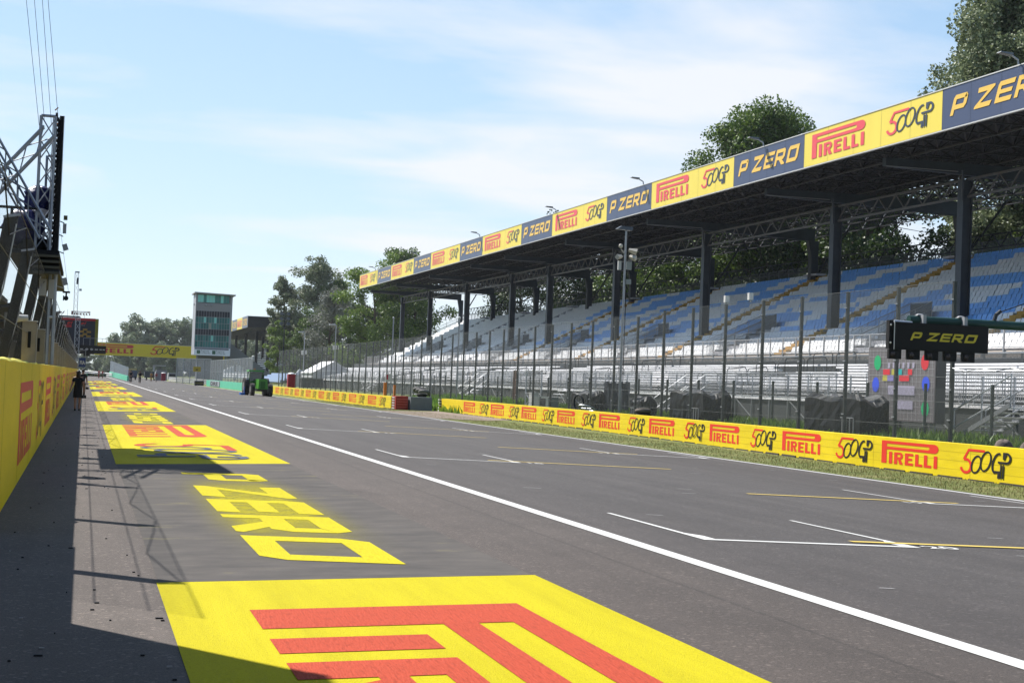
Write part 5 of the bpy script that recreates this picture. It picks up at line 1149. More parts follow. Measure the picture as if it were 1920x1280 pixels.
mb.dome((25.72, 76, 8.95), .11, .11, .11, IV, 10, 6, -1.3); mb.tube((25.74, 76, 8.8), (25.9, 76, 8.6), .03, IV, 5); mb.build('loudspeaker', cp)
mb = MB(); mb.box((25.6, 75.9, 7.75), (25.76, 76.05, 8.2), M('pole_box_white', (.45, .46, .45), .5)); mb.box((26.05, 75.9, 7.78), (26.3, 76.05, 8.18), M('pole_box_grey', (.25, .28, .27), .5)); mb.box((26.03, 75.9, 7.05), (26.3, 76.05, 7.3), M('pole_box_grey', (.25, .28, .27))); mb.build('junction_box', cp)
for k, (x, y, h, lab) in enumerate(((25.9, 112.0, 6.4, 'thin pale pole with a small globe before the seats'), (26, 138, 7.2, 'dark pole with lamp near the second column from the left'))):
    o = thing('lamp_pole', (x, y, .4), lab, 'pole', 'thin poles behind the debris fence'); mb = MB(); mb.tube((x, y, .3), (x, y, h), .06, STEEL, 6); mb.build('shaft', o); mb = MB(); mb.dome((x, y, h+.08), .10, .10, .10, WPAINT if k == 0 else STEEL, 10, 6, -1.2); mb.build('lamp', o)

# ------------------------------------------------------------------ start light gantry (right)
sl = thing('start_light_gantry', (24, 40.5, 0), 'black start light box with gold lettering on a dark green arm', 'start lights')
AG = M('arm_green', (.015, .055, .045), .4)
mb = MB(); mb.tube((22.43, 40.75, 4.03), (31, 40.75, 3.99), .125, AG, 16); mb.build('arm', sl)
mb = MB(); mb.tube((31, 40.75, .3), (31, 40.75, 6.6), .16, AG, 12); mb.build('column', sl)
mb = MB(); mb.pipe([(25.15, 40.75, 4.12), (25.2, 40.75, 4.3), (25.35, 40.75, 4.42)], .06, DARK, 8); mb.tube((25.3, 40.75, 4.38), (31, 40.75, 6.4), .016, DARK, 6); mb.build('stay_cable', sl)
mb = MB(); mb.box((21.66, 40.42, 3.18), (21.78, 40.6, 3.98), BLACK); mb.box((21.79, 40.36, 3.17), (24.74, 40.62, 3.93), BLACK); mb.box((21.775, 40.34, 3.17), (21.795, 40.359, 3.93), WPAINT); mb.build('housing', sl)
for z in (3.35, 3.85): 
    mb = MB(); mb.dome((21.70, 40.40, z), .03, .03, .03, WPAINT, 8, 5, -1.5); mb.build('bolt', sl)
link('lettering', L_PZ['sign'], sl, frame((22.28, 40.35, 3.44), (2.12, 0, 0), (0, 0, .235)))
for k in range(5):
    mb = MB(); x = 21.66+.575*k; mb.box((x, 40.40, 2.90), (x+.39, 40.50, 3.169), BLACK); mb.dome((x+.12, 40.39, 3.03), .09, .02, .09, M('lens_dark', (.03, .02, .02), .15), 10, 5, -1.5); mb.build('light_unit', sl)
mb = MB()
for x in (22.75, 24.05): mb.box((x, 40.5, 3.93), (x+.1, 41.0, 4.18), M('clamp_white', (.35, .36, .37), .5)); mb.dome((x+.02, 40.75, 4.17), .13, .1, .05, M('clamp_white', (.35, .36, .37)), 8, 3)
mb.tube((21.85, 40.5, 3.96), (22.4, 40.5, 3.94), .035, ALU, 8); mb.build('clamp', sl)

# ------------------------------------------------------------------ test pattern screen
sc_ = thing('video_screen', (28, 51, 1), 'grey video wall showing coloured test dots behind the fence', 'screen')
mb = MB(); mb.box((28.05, 48.9, 1.0), (28.4, 53.8, 3.68), M('screen_case', (.05, .05, .055), .6)); mb.build('casing', sc_)
SG = M('screen_grey', (.13, .12, .125), .5, emit=((.30, .28, .29), .12))
mb = MB(); mb.box((28.0, 48.95, 1.03), (28.045, 53.75, 3.65), SG); mb.build('panel', sc_)
mb = MB(); GL = M('screen_line', (.35, .35, .36), .5, emit=((.6, .6, .62), .12))
for k in range(12): z = 1.1+.22*k; mb.box((27.99, 49.0, z), (27.998, 53.7, z+.012), GL)
for k in range(18): y = 49.1+.265*k; mb.box((27.985, y, 1.05), (27.989, y+.012, 3.6), GL)
cs = dict(g=(.01, .55, .2), r=(.85, .04, .06), b=(.05, .12, .9), y=(.6, .55, .1), v=(.3, .28, .6), t=(.02, .5, .5), w=(.5, .47, .6))
def E_(k): return M('screen_'+k, tuple(c*.5 for c in cs[k]), .5, emit=(cs[k], .22))
for y, z, k in ((53.0, 3.1, 'g'), (49.6, 3.1, 'r'), (53.1, 2.3, 'b'), (49.5, 2.35, 'b'), (53.1, 1.5, 'r'), (49.5, 1.5, 'g')):
    n = 18; mb.poly([(27.975, y+.26*math.cos(a*2*math.pi/n), z+.27*math.sin(a*2*math.pi/n)) for a in range(n)], E_(k))
for y, z, l, h, k in ((52.3, 2.66, .5, .2, 'r'), (51.8, 2.66, .25, .2, 'y'), (52.4, 2.44, .35, .2, 'y'), (52.0, 2.44, .45, .2, 'v'), (51.3, 2.66, .25, .2, 't'), (50.6, 2.66, .3, .2, 'r'), (51.0, 2.44, .7, .2, 'r'), (51.2, 1.95, 1.9, .32, 'w'), (50.9, 1.45, 1.1, .32, 'w')):
    mb.poly([(27.97, y+l/2, z), (27.97, y-l/2, z), (27.97, y-l/2, z+h), (27.97, y+l/2, z+h)], E_(k))
for k in range(6): mb.poly([(27.968, 52.2-.35*k, 2.9), (27.968, 52.05-.35*k, 2.9), (27.968, 52.05-.35*k, 3.1), (27.968, 52.2-.35*k, 3.1)], E_('w'))
mb.build('test_pattern', sc_)
mb = MB()
for y in (49.2, 53.4): mb.box((28.1, y, .4), (28.25, y+.15, 1.0), STEEL)
mb.build('screen_foot', sc_)

# ------------------------------------------------------------------ things between barrier and stands
TARP = M('black_tarp', (.007, .008, .010), .5, var=.4, scale=3, bump=.8, bscale=5)
def tarp(x0_, y0_, x1_, y1_, h, lab, seed, z=.45):
    o = thing('covered_equipment', ((x0_+x1_)/2, (y0_+y1_)/2, z), lab, 'covered equipment', 'black sheeted equipment behind the fence'); rs = random.Random(seed)
    mb = MB(); n, m = 14, 8; k0 = len(mb.v); i = mb.mi(TARP)
    for a in range(m+1):
        for b in range(4*n):
            s = b/n; e = s-int(s); q = [(e, 0), (1, e), (1-e, 1), (0, 1-e)][int(s)]
            t = a/m; sh = 1 if t < .7 else 1-(t-.7)/.3*.92
            cx, cy = .5, .5; x = cx+(q[0]-cx)*sh; y = cy+(q[1]-cy)*sh; w = rs.uniform(-.03, .03)*(1.3-t)
            mb.v.append((x0_+(x1_-x0_)*x+w, y0_+(y1_-y0_)*y+w*1.5, z+h*min(1, t/.72)*(1+.10*math.sin(x*7+seed)+.06*math.sin(y*9))-.02*(t > .7)))
    for a in range(m):
        for b in range(4*n): mb.f.append((k0+a*4*n+b, k0+a*4*n+(b+1) % (4*n), k0+(a+1)*4*n+(b+1) % (4*n), k0+(a+1)*4*n+b)); mb.m.append(i)
    mb.poly([mb.v[k0+m*4*n+b] for b in range(4*n)], TARP); mb.build('sheet', o)
    mb = MB(); yy = min(y0_, y1_)+.4
    for q in range(4): mb.box((x0_-.05, yy+q*.28, z+.05), (x0_-.02, yy+q*.28+.03, z+h*.45), ALU)
    mb.box((x0_-.06, yy, z+h*.45), (x0_-.02, yy+1, z+h*.45+.03), ALU); mb.build('rack', o)
tarp(25.9, 50.2, 27.0, 54.6, 1.25, 'black sheeted equipment in front of the video wall', 1, .5)
tarp(25.7, 64.2, 27.0, 68.2, 1.25, 'black sheeted equipment below the white fence boxes', 2, .5)
tarp(25.7, 80.5, 26.8, 83.4, 1.05, 'small black sheeted equipment near the steel gate', 3, .5)
tarp(25.6, 71.8, 26.4, 73.4, .9, 'low black sheeted crate left of the fence boxes', 4, .5)
hc = thing('hanging_cloth', (26.9, 77, .5), 'crumpled dark cloth hung low beside the camera pole', 'cloth'); mb = MB(); rs = random.Random(9)
k0 = 0
for j in range(5):
    for i in range(25): mb.v.append((26.7+.09*math.sin(i*1.9+j*.3)+rs.uniform(-.03, .03), 76.8+.17*i, .7+.36*j+.05*math.sin(i)))
for j in range(4):
    for i in range(24): mb.f.append((j*25+i, j*25+i+1, (j+1)*25+i+1, (j+1)*25+i)); mb.m.append(mb.mi(M('slate_cloth', (.04, .05, .065), .6)))
mb.build('cloth', hc)
gt = thing('steel_gate', (26.2, 92, .5), 'grey steel gate with cross braces behind the barrier', 'gate'); mb = MB()
for y in (91.0, 92.7, 94.4): mb.box((26.15, y, .5), (26.22, y+.08, 2.75), ALU)
for z in (.6, 1.3, 2.65): mb.box((26.16, 91, z), (26.21, 94.45, z+.07), ALU)
for a, b in ((91, 92.7), (92.75, 94.4)): mb.bar((26.19, a, .6), (26.19, b, 1.3), .03, .06, ALU); mb.bar((26.19, b, .6), (26.19, a, 1.3), .03, .06, ALU)
mb.build('frame', gt); mb = MB(); mb.poly([(26.2, 91, .6), (26.2, 94.4, .6), (26.2, 94.4, 2.7), (26.2, 91, 2.7)], bpy.data.materials['inner_mesh']); mb.build('mesh_panel', gt)
wb = thing('white_cabinet', (25.6, 90, .5), 'small white cabinet just above the barrier by the gate', 'cabinet'); mb = MB(); mb.box((25.4, 90.2, .5), (25.8, 90.9, 1.35), WPAINT); mb.build('body', wb); mb = MB(); mb.box((25.38, 90.15, 1.35), (25.82, 90.95, 1.40), WPAINT); mb.build('lid', wb)
gc = thing('grey_cabinet', (25.6, 88, .5), 'low grey green cabinet beside the white one', 'cabinet'); mb = MB(); mb.box((25.3, 86.4, .5), (25.9, 89.4, 1.2), M('grey_green', (.16, .19, .18), .6)); mb.box((25.28, 87.0, .7), (25.299, 88, 1.1), BLACK); mb.build('body', gc)
pl = thing('brown_board', (26.3, 97, .5), 'brown wooden board leaning left of the steel gate', 'board'); mb = MB(); mb.box((26.2, 96.9, .5), (26.3, 97.6, 2.7), M('rusty_wood', (.10, .05, .03), .8)); mb.build('panel', pl)
TYR = M('tyre_rubber', (.03, .028, .028), .8)
def torus(mb, c, ax, R1, r1, mat, n=20, m=8):
    c = Vector(c); ax = Vector(ax).normalized(); u = ax.cross(Vector((0, 0, 1)) if abs(ax.z) < .9 else Vector((1, 0, 0))).normalized(); v = ax.cross(u); k0 = len(mb.v); i = mb.mi(mat)
    for a in range(n):
        d = u*math.cos(2*math.pi*a/n)+v*math.sin(2*math.pi*a/n)
        for b in range(m): t = 2*math.pi*b/m; mb.v.append(tuple(c+d*(R1+r1*math.cos(t))+ax*r1*math.sin(t)))
    for a in range(n):
        for b in range(m): mb.f.append((k0+a*m+b, k0+((a+1) % n)*m+b, k0+((a+1) % n)*m+(b+1) % m, k0+a*m+(b+1) % m)); mb.m.append(i)
for k, (c, ax, r1, lab) in enumerate((((24.3, 77.5, 1.0), (1, .3, .1), .42, 'upright wheel rim leaning behind the barrier'), ((24.2, 75.8, .78), (.3, .2, 1), .42, 'pale flat wheel rim beside the upright one'))):
    o = thing('wheel_rim', (c[0], c[1], .5), lab, 'wheel', 'wheels behind the barrier'); mb = MB(); torus(mb, c, ax, r1, .045, STEEL if k else DARK)
    for q in range(6): 
        a = q*math.pi/3; axv = Vector(ax).normalized(); u = axv.cross(Vector((0, 1, 0))).normalized(); v = axv.cross(u); mb.tube(c, Vector(c)+(u*math.cos(a)+v*math.sin(a))*r1, .012, STEEL, 4)
    mb.build('rim', o)
for k, (x, y, lab) in enumerate(((24.2, 67.5, 'grey brown tyre behind the barrier by the camera pole'), (23.6, 113, 'dark tyre left of the near barrier end'))):
    for j in range(2):
        o = thing('tyre', (x, y, .5), lab+(', upper' if j else ', lower'), 'tyre', 'stacked tyres'); mb = MB(); torus(mb, (x, y+.05*j, .5+.12+.22*j), (0, .1, 1), .27, .11, TYR if k or not j else M('dusty_tyre', (.16, .14, .12), .9)); mb.build('ring', o)
for k in range(3):
    o = thing('loose_tyre', (24, 114+k, .8), ['leftmost pale edged tyre leaning in the barrier gap', 'middle pale edged tyre leaning in the barrier gap', 'rightmost pale edged tyre leaning in the barrier gap'][k], 'tyre', 'tyres leaning in the gap'); mb = MB(); torus(mb, (24.2, 117-1.0*k, 1.15-.08*k), (.2, .3, 1), .36, .13, M('pale_tyre', (.20, .19, .18), .8)); mb.build('ring', o)
for k, (x, y, lab) in enumerate(((23.6, 37.6, 'rounded grey brown boulder at the right edge behind the barrier'), (24.0, 37.0, 'second grey boulder right of the first at the frame edge'))):
    o = thing('boulder', (x, y, .1), lab, 'rock', 'boulders behind the barrier'); mb = MB(); lumpy(mb, (x, y, .55), .24, .26, .27, M('boulder_stone', (.17, .14, .125), .95, var=.4, scale=9, bump=.6, bscale=14), 20+k, amp=.04); mb.build('stone', o, True)
# metal stairs in front of the low bleachers on the right
st = thing('metal_stairs', (28.3, 47, .5), 'silver metal stairs with handrails right of the video wall', 'stairs'); mb = MB()
for k in range(7): mb.box((28.7, 48.2-.45*k, .65+.16*k), (29.9, 48.6-.45*k, .70+.16*k), SIL)
mb.build('tread', st); mb = MB()
for x in (28.7, 29.9):
    for h in (.35, .95): mb.tube((x, 48.8, .55+h), (x, 45.4, 1.75+h), .028, ALU, 6)
    mb.bar((x, 48.8, .5), (x, 45.4, 1.75), .05, .16, STEEL)
    for q in (0, .5, 1): mb.tube((x, 48.8-3.4*q, .5+1.25*q), (x, 48.8-3.4*q, 1.5+1.25*q), .028, ALU, 6)
mb.build('handrail', st)
for k in range(6):
    y = 45.2-2.45*k; o = thing('crowd_barrier', (29.3, y, 1.6), ['crowd control barrier at the top of the metal stairs', 'second crowd barrier right of the metal stairs', 'third crowd barrier right of the metal stairs', 'crowd barrier at the right frame edge', 'crowd barrier beyond the right frame edge', 'last crowd barrier outside the frame'][k], 'barrier', 'silver crowd barriers on the platform')
    mb = MB(); mb.pipe([(29.3, y, 1.65), (29.3, y, 2.72), (29.3, y-.12, 2.82), (29.3, y-2.2, 2.82), (29.3, y-2.32, 2.72), (29.3, y-2.32, 1.65)], .024, ALU, 6); mb.tube((29.3, y, 1.85), (29.3, y-2.32, 1.85), .02, ALU, 5); mb.tube((29.3, y, 2.66), (29.3, y-2.32, 2.66), .018, ALU, 5); mb.build('tube_frame', o)
    mb = MB(); 
    for q in range(15): mb.tube((29.3, y-.15-.145*q, 1.85), (29.3, y-.15-.145*q, 2.66), .010, ALU, 4, None, False)
    mb.build('bars', o)
pf2 = thing('low_platform', (30.2, 38, .5), 'low scaffold platform under the silver crowd barriers', 'platform'); mb = MB(); mb.box((29.2, 24, 1.5), (31.5, 45.4, 1.62), SIL); mb.build('deck', pf2); mb = MB()
for k in range(10):
    y = 24.5+2.3*k; mb.box((29.25, y, .4), (29.33, y+.08, 1.5), STEEL); mb.bar((29.3, y, .5), (29.3, y+2.2, 1.45), .03, .05, STEEL)
for k in range(7): mb.box((29.28, 24, .55+.13*k), (29.30, 45.4, .60+.13*k), M('slat_grey', (.20, .20, .20), .6))
mb.build('scaffold', pf2)
for i in range(7):
    mb = MB()
    mb.box((31.6+.8*i, 24, 1.65+.17*i), (31.9+.8*i, 45.6, 1.70+.17*i), SIL); mb.box((31.6+.8*i-.3, 24, 1.2+.17*i), (31.6+.8*i, 45.6, 1.24+.17*i), SIL); mb.build('bench_row', pf2)

# ------------------------------------------------------------------ white tents
def tent(x, y, w, d, he, hr, lab):
    o = thing('marquee', (x+w/2, y, 0), lab, 'tent', 'white tents beyond the fence'); TW = M('tent_white', (.62, .62, .64), .6, var=.05, scale=.6)
    mb = MB(); m_ = x+w/2
    mb.poly([(x, y, .4), (x+w, y, .4), (x+w, y, he), (m_, y, hr), (x, y, he)], TW); mb.poly([(x+w, y, .4), (x+w, y+d, .4), (x+w, y+d, he), (x+w, y, he)], TW); mb.poly([(x, y+d, .4), (x, y, .4), (x, y, he), (x, y+d, he)], TW); mb.poly([(x+w, y+d, .4), (x, y+d, .4), (x, y+d, he), (m_, y+d, hr), (x+w, y+d, he)], TW); mb.build('wall', o)
    mb = MB(); 
    for a, b in (((x-.15, he-.08), (m_, hr+.03)), ((m_, hr+.03), (x+w+.15, he-.08))): mb.hexa([(a[0], y-.15, a[1]), (b[0], y-.15, b[1]), (b[0], y+d, b[1]), (a[0], y+d, a[1]), (a[0], y-.15, a[1]+.08), (b[0], y-.15, b[1]+.08), (b[0], y+d, b[1]+.08), (a[0], y+d, a[1]+.08)], M('tent_roof', (.75, .75, .76), .5))
    mb.build('roof', o)
tent(29.7, 214, 5.6, 12, 2.5, 4.05, 'larger white gabled tent behind the mesh fence')
for k, (x, lab) in enumerate(((28.9, 'small pointed white tent left of the larger one'), (30.3, 'low pointed white tent half hidden beside the larger one'))):
    o = thing('pagoda_tent', (x, 226, 0), lab, 'tent', 'white tents beyond the fence'); mb = MB(); TW = M('tent_white', (.62, .62, .64))
    hp = 3.1-.5*k; mb.box((x, 226, .3), (x+1.3, 227.3, hp-1.0), TW); mb.build('wall', o); mb = MB(); c = (x+.65, 226.65, hp); b_ = [(x-.05, 225.95, hp-1), (x+1.35, 225.95, hp-1), (x+1.35, 227.35, hp-1), (x-.05, 227.35, hp-1)]
    for i in range(4): mb.poly([b_[i], b_[(i+1) % 4], c], M('tent_roof', (.75, .75, .76)))
    mb.build('roof', o)
th = thing('tool_hut', (28, 215, 0), 'dark work shelter left of the tents behind the fence', 'hut'); mb = MB(); mb.box((27.4, 208, .0), (30.2, 210, 1.7), M('hut_dark', (.05, .05, .055), .7)); mb.box((27.3, 207.9, 1.7), (30.3, 210.1, 1.85), STEEL); mb.build('body', th)
rc = thing('red_cabin', (24.5, 180, 0), 'narrow red cabin right of the green tractor', 'cabin'); mb = MB(); mb.box((21.95, 178, 0), (22.75, 179, 2.1), M('cabin_red', (.35, .02, .03), .5)); mb.build('body', rc); mb = MB(); mb.dome((22.35, 178.5, 2.1), .42, .5, .2, WPAINT, 10, 4); mb.build('roof', rc)

# ------------------------------------------------------------------ vehicles
tr = thing('tractor', (15.7, 149, 0), 'green tractor with a cab parked on the right of the straight', 'tractor')
TG = M('tractor_green', (.02, .13, .015), .4); TG2 = M('tractor_light_green', (.07, .30, .03), .4); zt0 = gz(15.7)-.01
def T(x, y, z): # turned a little to the right
    a = R(4); return (15.6+x*math.cos(a)-y*math.sin(a), 150+x*math.sin(a)+y*math.cos(a), zt0+z)
def tb_(mb, a, b, mat, top=None):
    x0_, y0_, z0 = a; x1_, y1_, z1 = b; t = top or (x0_, y0_, x1_, y1_)
    mb.hexa([T(x0_, y0_, z0), T(x1_, y0_, z0), T(x1_, y1_, z0), T(x0_, y1_, z0), T(t[0], t[1], z1), T(t[2], t[1], z1), T(t[2], t[3], z1), T(t[0], t[3], z1)], mat)
mb = MB(); tb_(mb, (-.28, -2.5, .65), (.62, -.1, 1.55), TG2, (-.2, -2.35, .54, -.1)); tb_(mb, (-.1, -2.56, .7), (.34, -2.5, 1.35), TG); tb_(mb, (-.28, -2.0, .45), (.5, .9, .7), DARK); mb.build('hood', tr)
mb = MB(); tb_(mb, (-.72, -.1, .9), (.62, 1.2, 1.35), TG); mb.build('body', tr)
mb = MB(); tb_(mb, (-.72, -.05, 1.36), (.55, 1.1, 2.2), M('cab_glass', (.02, .035, .03), .1, spec=.8), (-.66, .0, .5, 1.05))
for x, y in ((-.72, -.06), (.5, -.06), (-.72, 1.05), (.5, 1.05)): tb_(mb, (x, y, 1.35), (x+.07, y+.07, 2.24), TG)
mb.build('cab', tr); mb = MB(); tb_(mb, (-.82, -.2, 2.24), (.66, 1.2, 2.38), TG2, (-.76, -.1, .6, 1.1)); tb_(mb, (-.25, .3, 2.38), (-.1, .45, 2.55), M('beacon', (.5, .2, .1), .3)); mb.build('cab_roof', tr)
for x, y, r_, w in ((-.90, .6, .82, .46), (.95, .6, .82, .46), (-.68, -1.6, .58, .34), (.98, -1.6, .58, .34)):
    mb = MB(); a = Vector(T(x-w/2, y, r_)); b = Vector(T(x+w/2, y, r_)); mb.tube(a, b, r_, TYR, 20); w_ = mb.build('wheel', tr)
    mb = MB(); d = (b-a).normalized(); mb.tube(a-d*.02, b+d*.02, r_*.5, M('hub_grey', (.25, .25, .24), .5), 12); mb.build('hub', w_)
mb = MB(); tb_(mb, (-.98, .1, 1.35), (-.7, 1.4, 1.62), WPAINT); tb_(mb, (.6, .1, 1.45), (.95, 1.4, 1.6), TG); mb.build('fender', tr)
mb = MB(); tb_(mb, (-1.55, -.6, .0), (-1.15, .2, .25), M('blue_sack', (.02, .16, .55), .5)); tb_(mb, (-1.2, -.5, .1), (-1.14, .0, .8), M('blue_frame', (.02, .06, .2), .5)); mb.build('side_tool', tr)
mb = MB(); m_ = T(0, 0, 0); mb.tube(T(.55, -.4, 1.3), T(.55, -.4, 2.0), .05, DARK, 6); mb.build('exhaust', tr)
PWM = M('truck_white', (.45, .45, .43), .5)
tk = thing('flatbed_truck', (9.2, 330, 0), 'small truck with yellow load seen past two walking men', 'truck'); mb = MB(); mb.box((8.1, 330, .5), (9.3, 334, 2.0), M('load_tan', (.35, .27, .15), .7)); mb.box((8.0, 330, 2.0), (10.3, 334, 2.35), M('load_yellow', (.55, .45, .18), .7)); mb.build('load', tk)
mb = MB(); mb.box((9.35, 329.8, .45), (10.4, 332, 1.9), M('cab_blue_grey', (.10, .13, .19), .4)); mb.build('cab', tk)
for x in (8.3, 10.1): mb = MB(); mb.disc((x, 330, .42), (1, 0, 0), .42, .3, TYR, 12); mb.build('wheel', tk)
cr_ = thing('crane_truck', (15.4, 350, 0), 'dark lorry with a raised pale boom in the distance', 'truck'); mb = MB(); mb.box((12.6, 350, .5), (15.0, 354, 1.9), M('lorry_dark', (.06, .075, .08), .6)); mb.build('body', cr_); mb = MB(); mb.box((14.3, 350.3, 1.9), (14.7, 350.8, 3.2), PWM); mb.box((14.3, 350.3, 3.1), (17.0, 350.8, 3.3), PWM); mb.build('boom', cr_); 
for x in (13.0, 14.6): mb = MB(); mb.disc((x, 350, .4), (1, 0, 0), .42, .3, TYR, 10); mb.build('wheel', cr_)
gb2 = thing('grey_container', (15, 332, 0), 'pale grey container beside the red portable toilet', 'container'); mb = MB(); mb.box((14.3, 334, .1), (16.5, 336, 2.25), M('container_grey', (.25, .26, .28), .7, var=.1)); mb.box((14.1, 333.95, .4), (14.29, 336, 1.9), WPAINT); mb.build('body', gb2)
to = thing('portable_toilet', (15.4, 328, 0), 'red portable toilet with white roof in the distance', 'toilet'); mb = MB(); mb.box((15.1, 328, .1), (15.95, 329, 1.62), M('toilet_red', (.30, .015, .04), .5)); mb.build('body', to); mb = MB(); mb.dome((15.52, 328.5, 1.62), .48, .55, .16, WPAINT, 10, 3); mb.build('roof', to)
cv = thing('van', (18, 332, 0), 'white van behind the far guard rail', 'van'); mb = MB(); mb.hexa([(17.4, 350, .3), (19.4, 350, .3), (19.4, 354, .3), (17.4, 354, .3), (17.6, 350.2, 1.75), (19.2, 350.2, 1.75), (19.2, 354, 1.75), (17.6, 354, 1.75)], PWM); mb.box((17.75, 349.98, 1.0), (19.05, 350.05, 1.55), GLA[0]); mb.build('body', cv)
fb_ = thing('green_board', (3, 430, 0), 'long low dark board with gold text at the end of the straight', 'board'); mb = MB(); mb.box((.8, 330, .45), (4.4, 330.3, 1.0), M('board_dark', (.03, .05, .035), .6)); mb.build('panel', fb_); link('lettering', logo_pzero(M('board_gold', (.35, .3, .12), .6)), fb_, frame((1.3, 329.95, .58), (2.7, 0, 0), (0, 0, .28)))
gw = thing('green_end_wall', (0, 332, 0), 'short green wall left of the low dark board', 'wall'); mb = MB(); mb.box((-.6, 331, .0), (.8, 331.3, .95), GREENP); mb.build('board', gw)
wr = thing('curved_rail', (3, 420, 0), 'pale guard rail curving away at the end of the straight', 'guard rail'); mb = MB()
for z in (.5, .9): mb.pipe([(-3, 440, z+.4), (2, 430, z+.4), (7, 415, z)], .16, WPAINT, 5)
for q in range(6): mb.box((-3+2*q, 438-4.5*q, 0), (-2.85+2*q, 438.2-4.5*q, 1.2), STEEL)
mb.build('rail', wr)

# ------------------------------------------------------------------ people: one skinned body each
def skinned(name, J, edges, rad, mat, parent, sub=2):
    me = bpy.data.meshes.new(name); me.from_pydata([tuple(j) for j in J], edges, []); o = bpy.data.objects.new(name, me); col.objects.link(o)
    o.modifiers.new('s', 'SKIN'); me.skin_vertices[0].data[0].use_root = True
    for v, r_ in zip(me.skin_vertices[0].data, rad): v.radius = r_ if isinstance(r_, tuple) else (r_, r_)
    sb = o.modifiers.new('b', 'SUBSURF'); sb.levels = sub; sb.render_levels = sub
    dg = bpy.context.evaluated_depsgraph_get(); m2 = bpy.data.meshes.new_from_object(o.evaluated_get(dg)); m2.name = name
    bpy.data.objects.remove(o); m2.materials.clear(); m2.materials.append(mat); m2.polygons.foreach_set('use_smooth', [True]*len(m2.polygons)); return link(name, m2, parent)
SKIN = M('skin', (.36, .20, .14), .5); HAIR = M('dark_hair', (.03, .02, .015), .5)
def person(x, y, h, lab, shirt, bottoms, skirt=False, yaw=0., swing=.14, longhair=False, hat=None, group=None, legc=None, bag=False):
    z0 = gz(x); t = thing('person', (x, y, z0), lab, 'person', group); k = h/1.72
    def W(px, py, pz): a = yaw; return Vector((x+(px*math.cos(a)-py*math.sin(a))*k, y+(px*math.sin(a)+py*math.cos(a))*k, z0+pz*k))
    s = swing
    J = [W(0, 0, .93), W(0, .01, 1.12), W(0, 0, 1.36), W(0, 0, 1.47), W(0, -.01, 1.56), W(0, -.01, 1.66),
         W(-.17, 0, 1.40), W(-.23, .03, 1.14), W(-.25, -.05, .90), W(-.25, -.07, .80),
         W(.17, 0, 1.40), W(.25, -.02, 1.14), W(.31, .04, .92), W(.33, .05, .82),
         W(-.09, 0, .88), W(-.10, -s, .48), W(-.09, -s*1.3, .09), W(-.09, -s*1.3-.13, .03),
         W(.09, 0, .88), W(.09, s*.6, .48), W(.08, s*1.6, .10), W(.08, s*1.6-.13, .04)]
    E_ = [(0, 1), (1, 2), (2, 3), (3, 4), (4, 5), (2, 6), (6, 7), (7, 8), (8, 9), (2, 10), (10, 11), (11, 12), (12, 13), (0, 14), (14, 15), (15, 16), (16, 17), (0, 18), (18, 19), (19, 20), (20, 21)]
    rd = [(.15, .11), (.13, .095), (.155, .10), (.055, .055), (.085, .095), (.07, .08), .062, .045, .034, .032, .062, .045, .034, .032, .088, .06, .042, .035, .088, .06, .042, .035]
    rd = [tuple(q*k for q in r_) if isinstance(r_, tuple) else r_*k for r_ in rd]
    skinned('body', J, E_, rd, SKIN if legc is None else legc, t)
    # five fingers per hand, short skinned chains
    for hx, sgn in ((W(-.25, -.08, .77), -1), (W(.33, .06, .79), 1)):
        mb = MB()
        for f in range(4): b = hx+Vector((sgn*.0, (f-1.5)*.019*k, 0)); mb.tube(b, b+Vector((0, -.008, -.05-.012*(f in (1, 2))))*k, .009*k, SKIN, 5, .007*k)
        mb.tube(hx+Vector((0, -.04*k, .03*k)), hx+Vector((0, -.06*k, -.02*k)), .010*k, SKIN, 5, .008*k); mb.build('fingers', t)
    # shirt
    skinned('shirt', [W(0, .01, .98), W(0, .01, 1.14), W(0, 0, 1.37), W(0, 0, 1.43), W(-.17, 0, 1.39), W(-.215, .015, 1.24), W(.17, 0, 1.39), W(.225, 0, 1.24)], [(0, 1), (1, 2), (2, 3), (2, 4), (4, 5), (2, 6), (6, 7)],
            [tuple(q*k for q in r_) for r_ in ((.165, .125), (.145, .11), (.172, .115), (.08, .08), (.075, .07), (.062, .062), (.075, .07), (.062, .062))], shirt, t)
    if skirt:
        mb = MB(); n = 16
        rows_ = [(1.10, .165, .128), (.92, .185, .145), (.75, .20, .16), (.56, .195, .155)]; k0 = 0
        for (zz, a, b) in rows_:
            for i in range(n): q = 2*math.pi*i/n; mb.v.append(tuple(W(a*math.cos(q), b*math.sin(q), zz)))
        for r_ in range(3):
            for i in range(n): mb.f.append((r_*n+i, r_*n+(i+1) % n, (r_+1)*n+(i+1) % n, (r_+1)*n+i)); mb.m.append(mb.mi(bottoms))
        mb.build('skirt', t, True)
    else:
        skinned('trousers', [W(0, 0, .96), W(-.09, 0, .86), W(-.10, -s, .48), W(-.09, -s*1.25, .14), W(.09, 0, .86), W(.09, s*.6, .48), W(.08, s*1.5, .15)], [(0, 1), (1, 2), (2, 3), (0, 4), (4, 5), (5, 6)],
                [tuple(q*k for q in r_) for r_ in ((.155, .12), (.10, .10), (.075, .075), (.065, .065), (.10, .10), (.075, .075), (.065, .065))], bottoms, t)
    mb = MB(); c = W(0, .015, 1.64); mb.dome(c, .098*k, .112*k, .115*k, hat or HAIR, 14, 7, -.35)
    if longhair:
        mb.dome(W(0, .06, 1.52), .10*k, .07*k, .14*k, HAIR, 12, 7, -1.4)
    mb.build('hair' if hat is None else 'cap', t, True)
    mb = MB()   # face: eyes, nose, mouth, ears
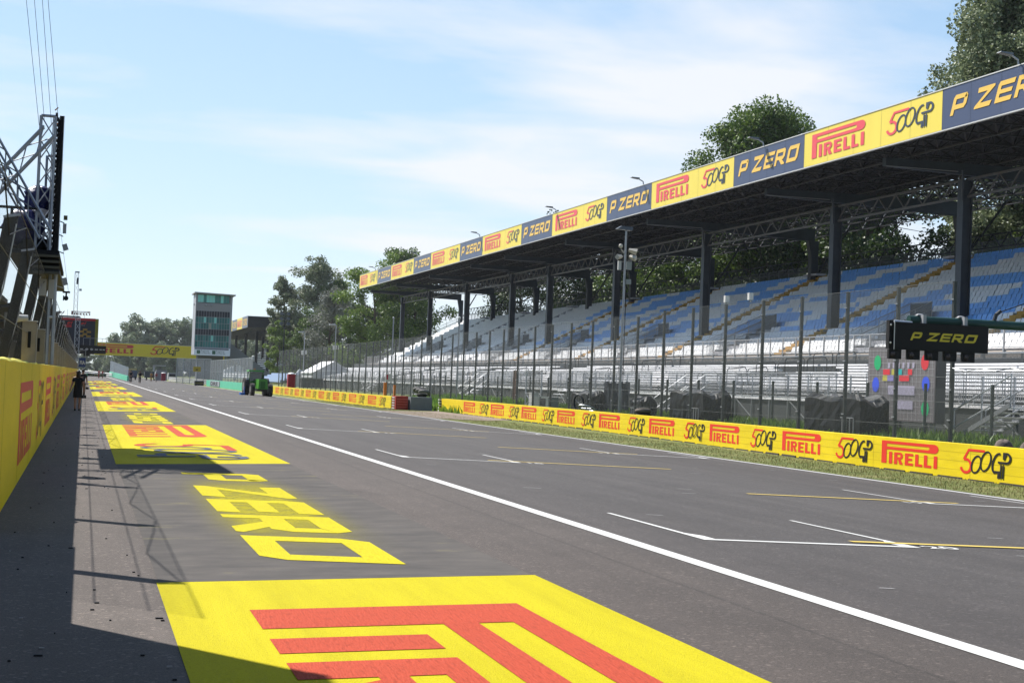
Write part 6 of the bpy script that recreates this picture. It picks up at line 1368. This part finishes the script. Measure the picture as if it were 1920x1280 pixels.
    for sx in (-1, 1): mb.dome(W(.032*sx, -.098, 1.615), .012*k, .006*k, .008*k, BLACK, 6, 4, -1.5); mb.dome(W(.085*sx, .0, 1.60), .012*k, .02*k, .03*k, SKIN, 6, 4, -1.5)
    mb.dome(W(0, -.108, 1.585), .014*k, .02*k, .024*k, SKIN, 6, 4, -1.5); mb.box(W(-.025, -.102, 1.545), W(.025, -.094, 1.553), M('lips', (.25, .08, .07), .5)); mb.build('face', t)
    mb = MB()
    for a in (W(-.09, -s*1.3-.05, .0), W(.08, s*1.6-.05, .0)): mb.dome(a, .05*k, .13*k, .09*k, BLACK, 10, 4)
    mb.build('shoes', t)
    if bag:
        mb = MB(); c = W(-.25, -.07, .62); mb.box(c-Vector((.06, .1, .08)), c+Vector((.11, .1, .05)), BLACK); mb.tube(c+Vector((0, 0, .05)), W(-.25, -.07, .78), .012, BLACK, 5); mb.build('held_bag', t)
    return t
BLKC = M('black_cloth', (.012, .012, .014), .8)
person(-.20, 69.5, 1.66, 'woman in a black dress walking away beside the yellow wall', BLKC, BLKC, True, math.pi, .05, True, bag=True)
person(-.02, 100, 1.72, 'man in black carrying a dark bag just beyond the woman', BLKC, BLKC, False, math.pi, .1, bag=True)
person(6.3, 226, 1.75, 'left of two black clad men walking in the distance', BLKC, BLKC, False, 0, .22, group='two walkers in the distance')
person(7.45, 224, 1.75, 'right of two black clad men walking in the distance', BLKC, BLKC, False, 0, .26, group='two walkers in the distance')
REDC = M('red_overall', (.50, .03, .03), .7)
person(3.0, 330, 1.75, 'left figure of the distant pair in red', REDC, REDC, False, 0, .15, group='distant pair in red'); person(3.7, 331, 1.72, 'right figure of the distant pair in red', REDC, REDC, False, .3, .15, group='distant pair in red')
person(12.0, 300, 1.72, 'distant figure in yellow orange left of the dark lorry', M('orange_cloth', (.45, .22, .04), .7), M('orange_cloth', (.45, .22, .04)), False, 0, .1)
person(12.9, 300, 1.75, 'distant figure in red and white beside the orange one', M('red_shirt', (.4, .04, .06), .7), M('grey_trousers', (.25, .25, .27), .7), False, 0, .1)

# ------------------------------------------------------------------ summer haze
hz = MB(); hz.box((-420, -90, -1.2), (420, 900, 48), DARK); ho = hz.build('haze'); ho['kind'] = 'stuff'
hm = bpy.data.materials.new('haze_air'); hm.use_nodes = True; hn = hm.node_tree; hn.nodes.clear()
hv = hn.nodes.new('ShaderNodeVolumePrincipled'); hv.inputs['Color'].default_value = (.86, .92, 1, 1); hv.inputs['Density'].default_value = .00007; hv.inputs['Anisotropy'].default_value = .3
hn.links.new(hv.outputs[0], hn.nodes.new('ShaderNodeOutputMaterial').inputs['Volume']); ho.data.materials.clear(); ho.data.materials.append(hm)
